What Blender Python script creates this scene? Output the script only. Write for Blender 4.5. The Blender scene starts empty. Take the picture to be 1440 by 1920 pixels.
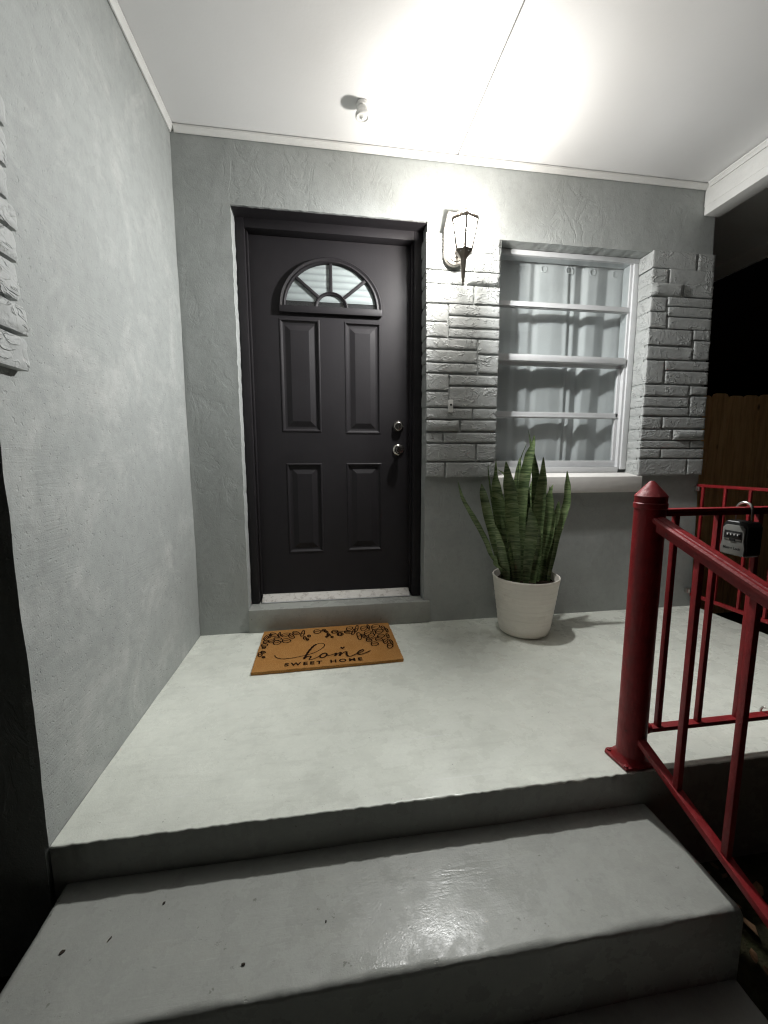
import bpy, bmesh, math, random
import numpy as np
from mathutils import Vector, Matrix

random.seed(7)
R = math.radians
scene = bpy.context.scene
col = scene.collection

# ---------------------------------------------------------------- camera
cam_data = bpy.data.cameras.new('camera')
cam_data.sensor_fit = 'VERTICAL'
cam_data.sensor_height = 24.0
cam_data.lens = 749.69 / 1920 * 24.0
cam_data.clip_start = 0.02
cam_data.clip_end = 400
cam = bpy.data.objects.new('camera', cam_data)
col.objects.link(cam)
yaw, pitch, roll = 0.145761, -0.12516, -0.002188
fw = Vector((math.sin(yaw) * math.cos(pitch), math.cos(yaw) * math.cos(pitch), math.sin(pitch)))
rt = fw.cross(Vector((0, 0, 1))).normalized()
up = rt.cross(fw)
rr = rt * math.cos(roll) + up * math.sin(roll)
uu = up * math.cos(roll) - rt * math.sin(roll)
cm = Matrix((rr, uu, -fw)).transposed().to_4x4()
cm.translation = Vector((0.70317, -2.24588, 0.95766))
cam.matrix_world = cm
scene.camera = cam

# ---------------------------------------------------------------- sky, added night fill, exposure
world = bpy.data.worlds.new('World')
scene.world = world
world.use_nodes = True
wn = world.node_tree.nodes
wn.clear()
sky = wn.new('ShaderNodeTexSky')
sky.sky_type = 'NISHITA'
sky.sun_disc = False
sky.sun_elevation = R(-4)
sky.sun_rotation = R(200)
bg = wn.new('ShaderNodeBackground')
bg.inputs['Strength'].default_value = 0.02
wo = wn.new('ShaderNodeOutputWorld')
world.node_tree.links.new(sky.outputs[0], bg.inputs[0])
world.node_tree.links.new(bg.outputs[0], wo.inputs[0])

sun_data = bpy.data.lights.new('night_fill', 'SUN')  # unseen faint lamp, added to lift the dark house front
sun_data.energy = 0.004
sun_data.angle = R(3)
sun_data.color = (0.8, 0.88, 1.0)
sun = bpy.data.objects.new('night_fill', sun_data)
sun.rotation_euler = (R(40), 0, R(-20))
col.objects.link(sun)

vs = scene.view_settings
vs.view_transform = 'Standard'
vs.look = 'None'
vs.exposure = 0.0
vs.gamma = 1.0
vs.use_curve_mapping = False
cy = scene.cycles
cy.use_denoising = True
cy.filter_width = 1.2
cy.max_bounces = 12
cy.diffuse_bounces = 6
cy.glossy_bounces = 4
cy.transparent_max_bounces = 24
cy.transmission_bounces = 6
cy.sample_clamp_indirect = 6.0
cy.caustics_reflective = False
cy.caustics_refractive = False
LAMP_POWER = 242.0
PANE_GLOW = 2.5

# ---------------------------------------------------------------- measured shapes
PIER_A = [[1.257,1.424,2.072,2.155,0],[1.432,1.666,2.074,2.155,0],[1.258,1.523,1.979,2.072,0],[1.531,1.669,1.979,2.073,0],[1.259,1.47,1.909,1.971,0],[1.486,1.672,1.911,1.974,1],[1.26,1.523,1.811,1.903,0],[1.532,1.675,1.815,1.903,0],[1.261,1.379,1.715,1.8,0],[1.262,1.381,1.634,1.708,0],[1.388,1.678,1.752,1.804,0],[1.389,1.68,1.689,1.742,0],[1.39,1.682,1.636,1.678,0],[1.263,1.55,1.574,1.627,0],[1.263,1.552,1.502,1.563,0],[1.264,1.554,1.447,1.495,0],[1.561,1.685,1.554,1.626,0],[1.563,1.688,1.45,1.543,0],[1.265,1.391,1.35,1.436,0],[1.266,1.393,1.26,1.339,0],[1.397,1.683,1.382,1.433,0],[1.398,1.686,1.262,1.37,0],[1.267,1.532,1.195,1.252,0],[1.541,1.685,1.196,1.252,0],[1.268,1.458,1.128,1.187,1],[1.469,1.686,1.13,1.188,0],[1.268,1.362,1.065,1.118,0],[1.371,1.688,1.065,1.119,0],[1.269,1.557,0.961,1.055,0],[1.567,1.689,0.961,1.056,0],[1.27,1.376,0.873,0.951,0],[1.384,1.688,0.868,0.951,0]]
PIER_B = [[2.597,2.885,2.068,2.161,0],[2.896,3.006,2.069,2.161,0],[2.599,2.705,1.985,2.062,0],[2.715,3.01,1.984,2.068,0],[2.601,2.811,1.914,1.988,1],[2.818,3.013,1.92,1.986,0],[2.604,2.708,1.831,1.907,0],[2.606,2.716,1.738,1.825,0],[2.717,3.015,1.865,1.913,0],[2.723,3.018,1.807,1.859,0],[2.729,3.02,1.737,1.8,0],[2.609,2.899,1.643,1.73,0],[2.612,2.908,1.561,1.632,0],[2.908,3.023,1.68,1.734,0],[2.918,3.026,1.566,1.672,0],[2.615,2.725,1.42,1.551,0],[2.733,3.03,1.502,1.554,0],[2.739,3.033,1.42,1.493,0],[2.618,2.907,1.348,1.411,0],[2.62,2.914,1.285,1.34,0],[2.622,2.92,1.232,1.279,0],[2.918,3.036,1.358,1.408,0],[2.928,3.04,1.233,1.349,0],[2.624,2.739,1.153,1.221,0],[2.748,3.044,1.157,1.222,0],[2.626,2.818,1.086,1.147,0],[2.827,3.046,1.087,1.148,1],[2.627,2.949,1.037,1.08,0],[2.956,3.049,1.038,1.079,0],[2.629,2.746,0.977,1.031,0],[2.755,3.051,0.976,1.03,0],[2.631,2.937,0.87,0.968,0],[2.946,3.054,0.873,0.968,0]]
LEAVES = [[[1.631,-0.204,0.354,0.023],[1.597,-0.206,0.449,0.031],[1.569,-0.209,0.517,0.037],[1.526,-0.212,0.595,0.04],[1.479,-0.215,0.672,0.04],[1.423,-0.217,0.765,0.024],[1.392,-0.22,0.861,0.001]],[[1.659,-0.231,0.361,0.045],[1.627,-0.239,0.45,0.055],[1.601,-0.247,0.524,0.057],[1.56,-0.255,0.643,0.056],[1.526,-0.263,0.759,0.051],[1.51,-0.272,0.809,0.033],[1.5,-0.28,0.845,0.001]],[[1.687,-0.167,0.382,0.011],[1.624,-0.161,0.676,0.013],[1.609,-0.154,0.771,0.013],[1.593,-0.147,0.885,0.008],[1.591,-0.14,0.946,0.001]],[[1.705,-0.208,0.347,0.048],[1.678,-0.212,0.481,0.06],[1.655,-0.215,0.588,0.067],[1.623,-0.219,0.739,0.075],[1.606,-0.223,0.823,0.058],[1.599,-0.226,0.887,0.024],[1.596,-0.23,0.973,0.001]],[[1.73,-0.24,0.341,0.053],[1.71,-0.25,0.474,0.07],[1.69,-0.26,0.594,0.076],[1.672,-0.27,0.734,0.078],[1.651,-0.28,0.835,0.067],[1.634,-0.29,0.902,0.04],[1.619,-0.3,0.959,0.001]],[[1.791,-0.167,0.378,0.042],[1.765,-0.162,0.624,0.051],[1.756,-0.156,0.769,0.054],[1.76,-0.151,0.864,0.043],[1.767,-0.146,0.921,0.028],[1.774,-0.14,0.978,0.002]],[[1.791,-0.19,0.339,0.057],[1.775,-0.19,0.531,0.06],[1.771,-0.19,0.676,0.062],[1.778,-0.19,0.819,0.066],[1.791,-0.19,0.922,0.065],[1.807,-0.19,1.001,0.053],[1.824,-0.19,1.056,0.024],[1.827,-0.19,1.101,0.001]],[[1.864,-0.181,0.333,0.047],[1.869,-0.179,0.624,0.057],[1.862,-0.178,0.769,0.058],[1.853,-0.176,0.884,0.048],[1.837,-0.175,0.968,0.035],[1.822,-0.173,1.039,0.018],[1.81,-0.172,1.094,0.005],[1.801,-0.17,1.127,0.001]],[[1.862,-0.212,0.337,0.049],[1.859,-0.218,0.582,0.064],[1.859,-0.224,0.726,0.071],[1.863,-0.229,0.839,0.058],[1.862,-0.235,0.913,0.032],[1.857,-0.24,0.982,0.001]],[[1.782,-0.253,0.323,0.04],[1.783,-0.266,0.422,0.058],[1.784,-0.279,0.525,0.074],[1.783,-0.291,0.606,0.071],[1.774,-0.304,0.654,0.053],[1.757,-0.317,0.697,0.026],[1.746,-0.33,0.726,0.001]],[[1.896,-0.199,0.322,0.045],[1.904,-0.201,0.456,0.073],[1.913,-0.203,0.554,0.104],[1.92,-0.204,0.651,0.093],[1.92,-0.206,0.733,0.062],[1.926,-0.208,0.79,0.026],[1.94,-0.21,0.833,0.002]],[[1.933,-0.19,0.317,0.032],[1.966,-0.19,0.486,0.058],[1.98,-0.19,0.609,0.055],[1.987,-0.19,0.682,0.037],[1.991,-0.19,0.74,0.002]],[[1.949,-0.204,0.316,0.022],[1.967,-0.206,0.43,0.026],[1.987,-0.208,0.553,0.032],[2.013,-0.211,0.664,0.044],[2.026,-0.213,0.741,0.045],[2.023,-0.215,0.822,0.037],[2.017,-0.218,0.87,0.019],[2.012,-0.22,0.907,0.002]],[[1.935,-0.19,0.317,0.019],[1.962,-0.19,0.466,0.022],[1.987,-0.19,0.584,0.024],[2.013,-0.19,0.681,0.018],[2.028,-0.19,0.768,0.002]],[[1.665,-0.248,0.356,0.042],[1.642,-0.266,0.428,0.051],[1.616,-0.284,0.508,0.047],[1.589,-0.302,0.577,0.028],[1.563,-0.32,0.635,0.001]],[[1.752,-0.159,0.673,0.031],[1.772,-0.146,0.883,0.022],[1.783,-0.133,0.969,0.008],[1.821,-0.12,1.052,0.002]],[[1.751,-0.159,0.692,0.036],[1.722,-0.146,0.817,0.032],[1.7,-0.133,0.879,0.024],[1.656,-0.12,0.914,0.002]],[[1.848,-0.154,0.522,0.031],[1.845,-0.139,0.718,0.034],[1.853,-0.125,0.785,0.027],[1.87,-0.11,0.852,0.002]],[[1.911,-0.163,0.321,0.048],[1.935,-0.155,0.57,0.064],[1.952,-0.147,0.692,0.058],[1.966,-0.138,0.765,0.026],[1.969,-0.13,0.818,0.002]],[[1.839,-0.226,0.322,0.041],[1.842,-0.237,0.413,0.051],[1.846,-0.248,0.502,0.04],[1.845,-0.259,0.566,0.015],[1.838,-0.27,0.601,0.001]],[[1.721,-0.217,0.335,0.036],[1.696,-0.225,0.435,0.048],[1.665,-0.233,0.543,0.04],[1.639,-0.242,0.63,0.02],[1.626,-0.25,0.682,0.001]],[[1.829,-0.176,0.353,0.042],[1.817,-0.172,0.551,0.057],[1.81,-0.168,0.697,0.057],[1.814,-0.164,0.788,0.031],[1.819,-0.16,0.836,0.002]],[[1.623,-0.244,0.361,0.03],[1.602,-0.266,0.406,0.034],[1.587,-0.288,0.445,0.022],[1.574,-0.31,0.474,0.001]]]
SCRIPT = [[[[0.0866,0.1521],[0.0911,0.1355],[0.1071,0.1174],[0.1337,0.1079],[0.1738,0.1112],[0.2065,0.1196],[0.2285,0.1266],[0.258,0.1383],[0.2879,0.1585],[0.3107,0.1846],[0.3255,0.2111],[0.3279,0.2321],[0.315,0.2485],[0.2942,0.2462],[0.2755,0.2248]],0.0032],[[[0.2863,0.2411],[0.2709,0.2211],[0.2511,0.1724],[0.2379,0.1252],[0.2302,0.091]],0.008],[[[0.2302,0.091],[0.2405,0.1089],[0.2532,0.1165],[0.262,0.1104],[0.2595,0.0959]],0.0055],[[[0.2595,0.0959],[0.2544,0.0835],[0.2645,0.0804],[0.2783,0.0876],[0.2965,0.102],[0.3075,0.1211]],0.0035],[[[0.3283,0.1358],[0.3158,0.1296],[0.3069,0.1132],[0.3078,0.098],[0.316,0.0912],[0.3294,0.0978],[0.3393,0.1163],[0.3359,0.133],[0.3256,0.1379]],0.006],[[[0.3359,0.1104],[0.3566,0.1112],[0.372,0.1194],[0.3864,0.1311]],0.0032],[[[0.3864,0.1311],[0.379,0.0975]],0.007],[[[0.3798,0.0989],[0.3989,0.1276],[0.4088,0.1352]],0.0035],[[[0.4088,0.1352],[0.4009,0.0957]],0.007],[[[0.4017,0.0972],[0.42,0.126],[0.4321,0.1366],[0.4378,0.1341]],0.0035],[[[0.437,0.1342],[0.4362,0.1048],[0.442,0.0863]],0.007],[[[0.442,0.0863],[0.4539,0.0837],[0.4698,0.0941],[0.4861,0.107],[0.5084,0.1184],[0.5235,0.1345],[0.5205,0.1443]],0.0034],[[[0.5205,0.1443],[0.5061,0.1371],[0.4929,0.1191],[0.4906,0.1047],[0.5005,0.0951]],0.006],[[[0.5005,0.0951],[0.5204,0.1026],[0.5412,0.1159],[0.5561,0.1279]],0.0034]]
HEART = [[0.4069,0.1873],[0.4122,0.1909],[0.4185,0.1795],[0.4257,0.1906],[0.4315,0.1862],[0.4282,0.1763],[0.4178,0.1641],[0.4093,0.1757]]
SWEET = [[0.1426,0.035],[0.3175,0.0348],[0.1404,0.069],[0.3191,0.066]]
HOMEC = [[0.3556,0.0364],[0.5087,0.0389],[0.3567,0.0665],[0.5115,0.0695]]
FLOWERS = [[0.5507,0.4061,0.0201,0.0095,0.0003,-0.0302],[0.6185,0.4135,0.0247,0.0085,-0.0014,-0.0342],[0.5652,0.3399,0.0207,0.0134,0.0013,-0.0264],[0.6318,0.3507,0.0218,0.0055,-0.0016,-0.0261],[0.5801,0.3009,0.0183,0.0081,0.0,-0.0231],[0.6321,0.289,0.0197,0.0032,-0.0018,-0.0233],[0.5623,0.2487,0.0136,-0.0111,-0.0046,-0.0197],[0.6162,0.2482,0.0187,-0.0067,-0.0033,-0.0192],[0.5866,0.2002,0.0188,-0.0029,-0.0028,-0.0228],[0.6483,0.2243,0.0137,0.0185,0.0042,-0.0202],[0.6625,0.1669,0.0141,-0.0022,-0.0045,-0.0276],[0.5152,0.3067,0.011,0.0071,0.0032,-0.0461],[0.4688,0.4142,0.0187,0.0066,0.0006,-0.0238],[0.4588,0.3644,0.0211,-0.0077,-0.0017,-0.0179],[0.4162,0.346,0.0131,-0.0019,-0.0008,-0.0217],[0.3845,0.3841,0.0174,0.0047,0.0009,-0.0199],[0.4885,0.3641,0.0058,-0.008,-0.0102,-0.0374],[0.676,0.2088,0.0056,0.0052,0.0027,-0.0298],[0.5074,0.4039,0.0068,-0.0075,-0.0108,-0.0464],[0.6577,0.3942,0.0064,-0.0201,-0.0084,-0.0161],[0.6744,0.3612,0.0059,0.006,0.0024,-0.0282],[0.5403,0.2989,0.0151,-0.0259,-0.0047,-0.013],[0.6682,0.2875,0.0065,0.0063,0.0025,-0.0279],[0.6012,0.3469,0.0073,0.0033,-0.0003,-0.035],[0.5774,0.4197,0.0051,0.0045,0.0028,-0.0354],[0.0184,0.3663,0.0097,0.0326,0.0075,-0.0145],[0.0532,0.3931,0.0218,-0.0121,0.0011,-0.0224],[0.1181,0.3832,0.0219,0.0115,0.0042,-0.0209],[0.0796,0.3374,0.0207,-0.0031,0.0021,-0.0187],[0.0501,0.3113,0.0159,-0.0024,0.0024,-0.0183],[0.0815,0.2916,0.0194,0.0035,0.0042,-0.024],[0.1285,0.307,0.0224,-0.0034,0.0024,-0.0259],[0.1505,0.3581,0.0162,-0.0222,-0.0036,-0.0213],[0.1731,0.3954,0.0202,-0.0114,-0.0001,-0.0194],[0.2095,0.3857,0.0079,-0.0096,-0.0054,-0.0374],[0.2883,0.3987,0.0201,-0.003,0.0004,-0.0251],[0.021,0.312,0.011,0.0086,0.0043,-0.0147],[0.021,0.2714,0.0151,0.004,0.0042,-0.019],[0.0214,0.2428,0.0083,-0.0013,0.0017,-0.0115],[0.3856,0.3839,0.0167,0.0045,0.001,-0.0199],[0.4088,0.3472,0.0123,-0.0019,-0.0007,-0.021],[0.014,0.1692,0.0103,-0.0051,0.0016,-0.0219],[0.0256,0.1927,0.0115,-0.0039,0.0012,-0.0108],[0.0349,0.139,0.0067,-0.0011,0.0012,-0.0078],[0.2226,0.3274,0.0074,-0.0011,0.0008,-0.0172],[0.2385,0.3056,0.0057,-0.0009,0.0005,-0.0116],[0.2452,0.3478,0.0081,-0.0013,0.0005,-0.0129],[0.3505,0.3479,0.0087,-0.0135,-0.0029,-0.0108],[0.3418,0.3291,0.0071,0.0085,0.002,-0.0086],[0.3687,0.317,0.0061,-0.0009,-0.0001,-0.0102],[0.323,0.4147,0.0099,0.0073,0.0017,-0.0115],[0.337,0.3913,0.011,-0.0114,-0.0017,-0.0108],[0.0839,0.3884,0.0057,-0.0042,0.0,-0.031],[0.0348,0.3797,0.005,-0.0046,-0.0006,-0.0267]]
SCRAPS = [[0.11, -1.4, -0.1118, 0.0056, 0.6, 0.8], [0.293, -1.327, -0.1118, 0.0042, 0.9, 0.6], [0.201, -1.388, -0.1118, 0.006999999999999999, 1.1, 0.15], [0.508, -1.48, -0.1118, 0.0049, 0, 0.4], [0.684, -1.425, -0.1118, 0.0021, 0, 1]]

# ---------------------------------------------------------------- helpers
def vnoise(x, y, seed=0):
    """smooth 2D value noise in -1..1 on numpy arrays"""
    x = np.asarray(x, float); y = np.asarray(y, float)
    xi = np.floor(x).astype(np.int64); yi = np.floor(y).astype(np.int64)
    fx = x - xi; fy = y - yi
    fx = fx * fx * (3 - 2 * fx); fy = fy * fy * (3 - 2 * fy)
    def h(a, b):
        n = (a * 374761393 + b * 668265263 + seed * 974634777) & 0x7fffffff
        n = ((n ^ (n >> 13)) * 1274126177) & 0x7fffffff
        n = n ^ (n >> 16)
        return (n & 0xffff) / 32767.5 - 1
    a = h(xi, yi); b = h(xi + 1, yi); c = h(xi, yi + 1); d = h(xi + 1, yi + 1)
    return (a * (1 - fx) + b * fx) * (1 - fy) + (c * (1 - fx) + d * fx) * fy

def fbm(x, y, o=3, seed=0):
    s = 0; a = 1; t = 0
    for i in range(o):
        s = s + a * vnoise(x * 2 ** i, y * 2 ** i, seed + i * 17); t += a; a *= 0.5
    return s / t

class MB:
    def __init__(self): self.v = []; self.f = []
    def add(self, vs, fs):
        n = len(self.v)
        self.v += [tuple(p) for p in vs]
        self.f += [tuple(i + n for i in f) for f in fs]
        return self
    def box(self, x0, x1, y0, y1, z0, z1):
        return self.add([(x0,y0,z0),(x1,y0,z0),(x1,y1,z0),(x0,y1,z0),(x0,y0,z1),(x1,y0,z1),(x1,y1,z1),(x0,y1,z1)],
                        [(0,3,2,1),(4,5,6,7),(0,1,5,4),(1,2,6,5),(2,3,7,6),(3,0,4,7)])
    def bar(self, a, b, w, h, upv=(0, 0, 1)):
        """square bar from a to b, w across, h along upv"""
        a = Vector(a); b = Vector(b); d = (b - a).normalized(); u = Vector(upv)
        s = d.cross(u).normalized(); u = s.cross(d)
        s *= w / 2; u *= h / 2
        p = [a - s - u, a + s - u, a + s + u, a - s + u, b - s - u, b + s - u, b + s + u, b - s + u]
        return self.add(p, [(3,2,1,0),(4,5,6,7),(0,1,5,4),(1,2,6,5),(2,3,7,6),(3,0,4,7)])
    def tube(self, pts, r, n=10, cap=True):
        pts = [Vector(p) for p in pts]
        rs = r if isinstance(r, (list, tuple)) else [r] * len(pts)
        vs = []; fs = []
        ref = Vector((0, 0, 1)) if abs((pts[-1] - pts[0]).normalized().z) < 0.9 else Vector((0, 1, 0))
        for i, p in enumerate(pts):
            d = (pts[min(i + 1, len(pts) - 1)] - pts[max(i - 1, 0)]).normalized()
            s = d.cross(ref).normalized(); u = s.cross(d)
            for k in range(n):
                a = 2 * math.pi * k / n
                vs.append(p + s * math.cos(a) * rs[i] + u * math.sin(a) * rs[i])
        for i in range(len(pts) - 1):
            for k in range(n):
                k2 = (k + 1) % n
                fs.append((i*n+k, i*n+k2, (i+1)*n+k2, (i+1)*n+k))
        if cap:
            fs.append(tuple(range(n - 1, -1, -1))); fs.append(tuple((len(pts)-1)*n + k for k in range(n)))
        return self.add(vs, fs)
    def lathe(self, prof, c=(0, 0, 0), axis='z', n=24, close=False, a0=0.0, jit=None):
        """prof = [(radius, height)]"""
        vs = []; fs = []; m = len(prof)
        for k in range(n):
            a = 2 * math.pi * k / n + a0
            for (r, h) in prof:
                q = (r * math.cos(a), r * math.sin(a), h)
                if axis == 'y': q = (q[0], q[2], q[1])
                if axis == 'x': q = (q[2], q[0], q[1])
                vs.append((c[0] + q[0], c[1] + q[1], c[2] + q[2]))
        for k in range(n):
            k2 = (k + 1) % n
            for j in range(m - 1):
                fs.append((k*m+j, k2*m+j, k2*m+j+1, k*m+j+1))
            if close: fs.append((k*m+m-1, k2*m+m-1, k2*m, k*m))
        if not close:
            if prof[0][0] > 1e-6: fs.append(tuple(k*m for k in range(n)))
            if prof[-1][0] > 1e-6: fs.append(tuple(k*m+m-1 for k in reversed(range(n))))
        return self.add(vs, fs)
    def prism(self, poly, f, d):
        """polygon list -> f(p) gives 3D point, d offset vector"""
        n = len(poly); a = [Vector(f(p)) for p in poly]; d = Vector(d)
        return self.add(a + [p + d for p in a],
            [tuple(range(n)), tuple(range(2*n-1, n-1, -1))] + [(i, i+n, (i+1) % n + n, (i+1) % n) for i in range(n)])
    def build(self, name, mat, parent=None, bevel=0, seg=2, smooth=30, weld=False, recalc=True):
        me = bpy.data.meshes.new(name)
        me.from_pydata(self.v, [], self.f)
        if recalc or bevel or weld:
            bm = bmesh.new(); bm.from_mesh(me)
            if weld: bmesh.ops.remove_doubles(bm, verts=bm.verts, dist=1e-5)
            if recalc: bmesh.ops.recalc_face_normals(bm, faces=bm.faces)
            if bevel:
                ed = [e for e in bm.edges if len(e.link_faces) == 2 and e.calc_face_angle(0) > R(35)]
                bmesh.ops.bevel(bm, geom=ed, offset=bevel, segments=seg, profile=0.6, affect='EDGES', clamp_overlap=True)
            bm.to_mesh(me); bm.free()
        if smooth:
            me.shade_smooth()
            me.set_sharp_from_angle(angle=R(smooth))
        if mat is not None: me.materials.append(mat)
        o = bpy.data.objects.new(name, me)
        col.objects.link(o)
        if parent is not None: o.parent = parent
        return o

def tag(o, label=None, cat=None, group=None, kind=None):
    if label: o['label'] = label
    if cat: o['category'] = cat
    if group: o['group'] = group
    if kind: o['kind'] = kind
    return o

def thing(name, label, cat, group=None):
    o = bpy.data.objects.new(name, None)
    o.empty_display_size = 0.1
    col.objects.link(o)
    return tag(o, label, cat, group)

# ---------------------------------------------------------------- materials
class NT:
    def __init__(self, name):
        self.m = bpy.data.materials.new(name); self.m.use_nodes = True
        self.t = self.m.node_tree; self.n = self.t.nodes; self.l = self.t.links
        self.b = self.n['Principled BSDF']; self.out = self.n['Material Output']
        self.tc = self.n.new('ShaderNodeTexCoord')
    def link(self, a, b): self.l.new(a, b)
    def mapping(self, scale=(1, 1, 1), rot=(0, 0, 0), src=None):
        m = self.n.new('ShaderNodeMapping'); m.inputs['Scale'].default_value = scale; m.inputs['Rotation'].default_value = rot
        self.link(src or self.tc.outputs['Object'], m.inputs['Vector']); return m.outputs[0]
    def noise(self, scale, detail=4, rough=0.55, vec=None, dist=0.0):
        k = self.n.new('ShaderNodeTexNoise'); k.inputs['Scale'].default_value = scale; k.inputs['Detail'].default_value = detail
        k.inputs['Roughness'].default_value = rough; k.inputs['Distortion'].default_value = dist
        self.link(vec if vec is not None else self.tc.outputs['Object'], k.inputs['Vector']); return k.outputs['Fac']
    def voronoi(self, scale, vec=None, feature='F1', rnd=1.0):
        k = self.n.new('ShaderNodeTexVoronoi'); k.feature = feature; k.inputs['Scale'].default_value = scale
        k.inputs['Randomness'].default_value = rnd
        self.link(vec if vec is not None else self.tc.outputs['Object'], k.inputs['Vector']); return k.outputs['Distance']
    def ramp(self, fac, stops, interp='LINEAR'):
        k = self.n.new('ShaderNodeValToRGB'); k.color_ramp.interpolation = interp; e = k.color_ramp.elements
        while len(e) < len(stops): e.new(0.5)
        for i, (p, c) in enumerate(stops):
            e[i].position = p
            e[i].color = (c, c, c, 1) if isinstance(c, (int, float)) else (*c, 1)
        self.link(fac, k.inputs[0]); return k.outputs[0]
    def math(self, op, a, b=None, c=None):
        k = self.n.new('ShaderNodeMath'); k.operation = op
        for i, s in enumerate((a, b, c)):
            if s is None: continue
            if isinstance(s, (int, float)): k.inputs[i].default_value = s
            else: self.link(s, k.inputs[i])
        return k.outputs[0]
    def mix(self, fac, a, b, mode='MIX'):
        k = self.n.new('ShaderNodeMix'); k.data_type = 'RGBA'; k.blend_type = mode
        for i, s in ((0, fac), (6, a), (7, b)):
            if isinstance(s, (int, float)): k.inputs[i].default_value = s
            elif isinstance(s, tuple): k.inputs[i].default_value = (*s, 1)
            else: self.link(s, k.inputs[i])
        return k.outputs[2]
    def bump(self, h, dist, strength=1.0, prev=None):
        k = self.n.new('ShaderNodeBump'); k.inputs['Distance'].default_value = dist; k.inputs['Strength'].default_value = strength
        self.link(h, k.inputs['Height'])
        if prev is not None: self.link(prev, k.inputs['Normal'])
        return k.outputs[0]
    def fin(self, color=None, rough=None, normal=None, metal=None, spec=None):
        b = self.b
        for key, s in (('Base Color', color), ('Roughness', rough), ('Metallic', metal), ('Normal', normal), ('Specular IOR Level', spec)):
            if s is None: continue
            if isinstance(s, (int, float)): b.inputs[key].default_value = s
            elif isinstance(s, tuple): b.inputs[key].default_value = (*s, 1)
            else: self.link(s, b.inputs[key])
        return self.m

def var(t, c, amt=0.08, scale=3.0):
    n = t.noise(scale, 5, 0.6)
    lo = tuple(x * (1 - amt) for x in c); hi = tuple(min(1, x * (1 + amt)) for x in c)
    return t.ramp(n, [(0.3, lo), (0.7, hi)])

WALL = (0.345, 0.362, 0.352)
def mat_stucco():
    t = NT('grey_painted_stucco')
    c = var(t, WALL, 0.06, 2.2)
    dirt = t.ramp(t.noise(26, 5, 0.7), [(0.70, 0.0), (0.76, 1.0)])
    c = t.mix(t.math('MULTIPLY', dirt, 0.25), c, (0.24, 0.25, 0.24))
    c = t.mix(t.ramp(t.noise(7, 6, 0.72), [(0.46, 0.0), (0.66, 0.5)]), c, (0.42, 0.435, 0.43))
    c = t.mix(t.ramp(t.noise(30, 5, 0.75), [(0.5, 0.0), (0.68, 0.4)]), c, (0.26, 0.27, 0.265))
    warp = t.noise(4.0, 3, 0.6)
    v = t.mapping((9, 9, 5.5))
    pl = t.noise(1.0, 5, 0.62, v, 1.6)
    plate = t.ramp(pl, [(0.40, 0.0), (0.47, 0.85), (0.60, 1.0)])
    patch = t.ramp(t.noise(2.6, 3, 0.5), [(0.42, 0.15), (0.62, 1.0)])
    n1 = t.bump(t.math('MULTIPLY', plate, patch), 0.0013, 0.8)
    n2 = t.bump(t.noise(55, 4, 0.6), 0.0013, 0.55, n1)
    n3 = t.bump(t.noise(230, 3, 0.7), 0.0009, 0.75, n2)
    return t.fin(c, 0.6, n3, spec=0.35)

def mat_plaster():
    t = NT('grey_trowelled_plaster')
    c = var(t, WALL, 0.07, 1.7)
    pale = t.ramp(t.noise(3.4, 6, 0.72, None, 0.6), [(0.50, 0.0), (0.66, 1.0)])
    c = t.mix(t.math('MULTIPLY', pale, 0.75), c, (0.46, 0.47, 0.455))
    fine = t.ramp(t.noise(22, 6, 0.75), [(0.44, 0.0), (0.66, 0.45)])
    c = t.mix(fine, c, (0.26, 0.27, 0.262))
    rub = t.ramp(t.noise(1.0, 5, 0.7, t.mapping((3, 9, 4), (R(30), 0, 0))), [(0.56, 0.0), (0.72, 1.0)])
    c = t.mix(t.math('MULTIPLY', rub, 0.35), c, (0.27, 0.28, 0.27))
    sp = t.ramp(t.noise(55, 3, 0.6), [(0.73, 0.0), (0.76, 1.0)])
    c = t.mix(t.math('MULTIPLY', sp, 0.4), c, (0.2, 0.21, 0.2))
    # trowel scratches: noise stretched hard along a slanted direction, only in patches
    vv = t.mapping((1, 5, 70), (R(-52), 0, 0))
    sc = t.noise(2.2, 3, 0.65, vv, 0.5)
    patch = t.ramp(t.noise(3.0, 3, 0.5), [(0.48, 0.0), (0.62, 1.0)])
    n1 = t.bump(t.math('MULTIPLY', sc, patch), 0.0019, 0.8)
    n2 = t.bump(t.noise(9, 4, 0.6), 0.004, 0.3, n1)
    pit = t.ramp(t.noise(75, 2, 0.5), [(0.27, 0.0), (0.38, 1.0)])
    n3 = t.bump(pit, 0.0016, 0.7, n2)
    n4 = t.bump(t.noise(220, 2, 0.7), 0.0011, 0.9, n3)
    return t.fin(c, 0.62, n4, spec=0.3)

def mat_stone():
    t = NT('grey_painted_stone')
    c = var(t, (0.40, 0.412, 0.405), 0.12, 9)
    c = t.mix(t.ramp(t.noise(34, 5, 0.75), [(0.48, 0.0), (0.68, 0.45)]), c, (0.27, 0.28, 0.275))
    v = t.mapping((14, 14, 26))
    wv = t.noise(1.0, 2, 0.5, v, 1.1)
    ridge = t.math('ABSOLUTE', t.math('SUBTRACT', wv, 0.5))
    rd = t.ramp(ridge, [(0.0, 1.0), (0.03, 0.4), (0.055, 0.0)])
    patch = t.ramp(t.noise(18, 2, 0.5), [(0.44, 0.0), (0.58, 1.0)])
    n1 = t.bump(t.math('MULTIPLY', rd, patch), 0.0048, 0.85)
    n2 = t.bump(t.ramp(t.noise(20, 4, 0.55, None, 1.5), [(0.42, 0.0), (0.5, 1.0)]), 0.0014, 0.6, n1)
    n3 = t.bump(t.noise(130, 3, 0.6), 0.0012, 0.6, n2)
    return t.fin(c, 0.55, n3, spec=0.35)

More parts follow.
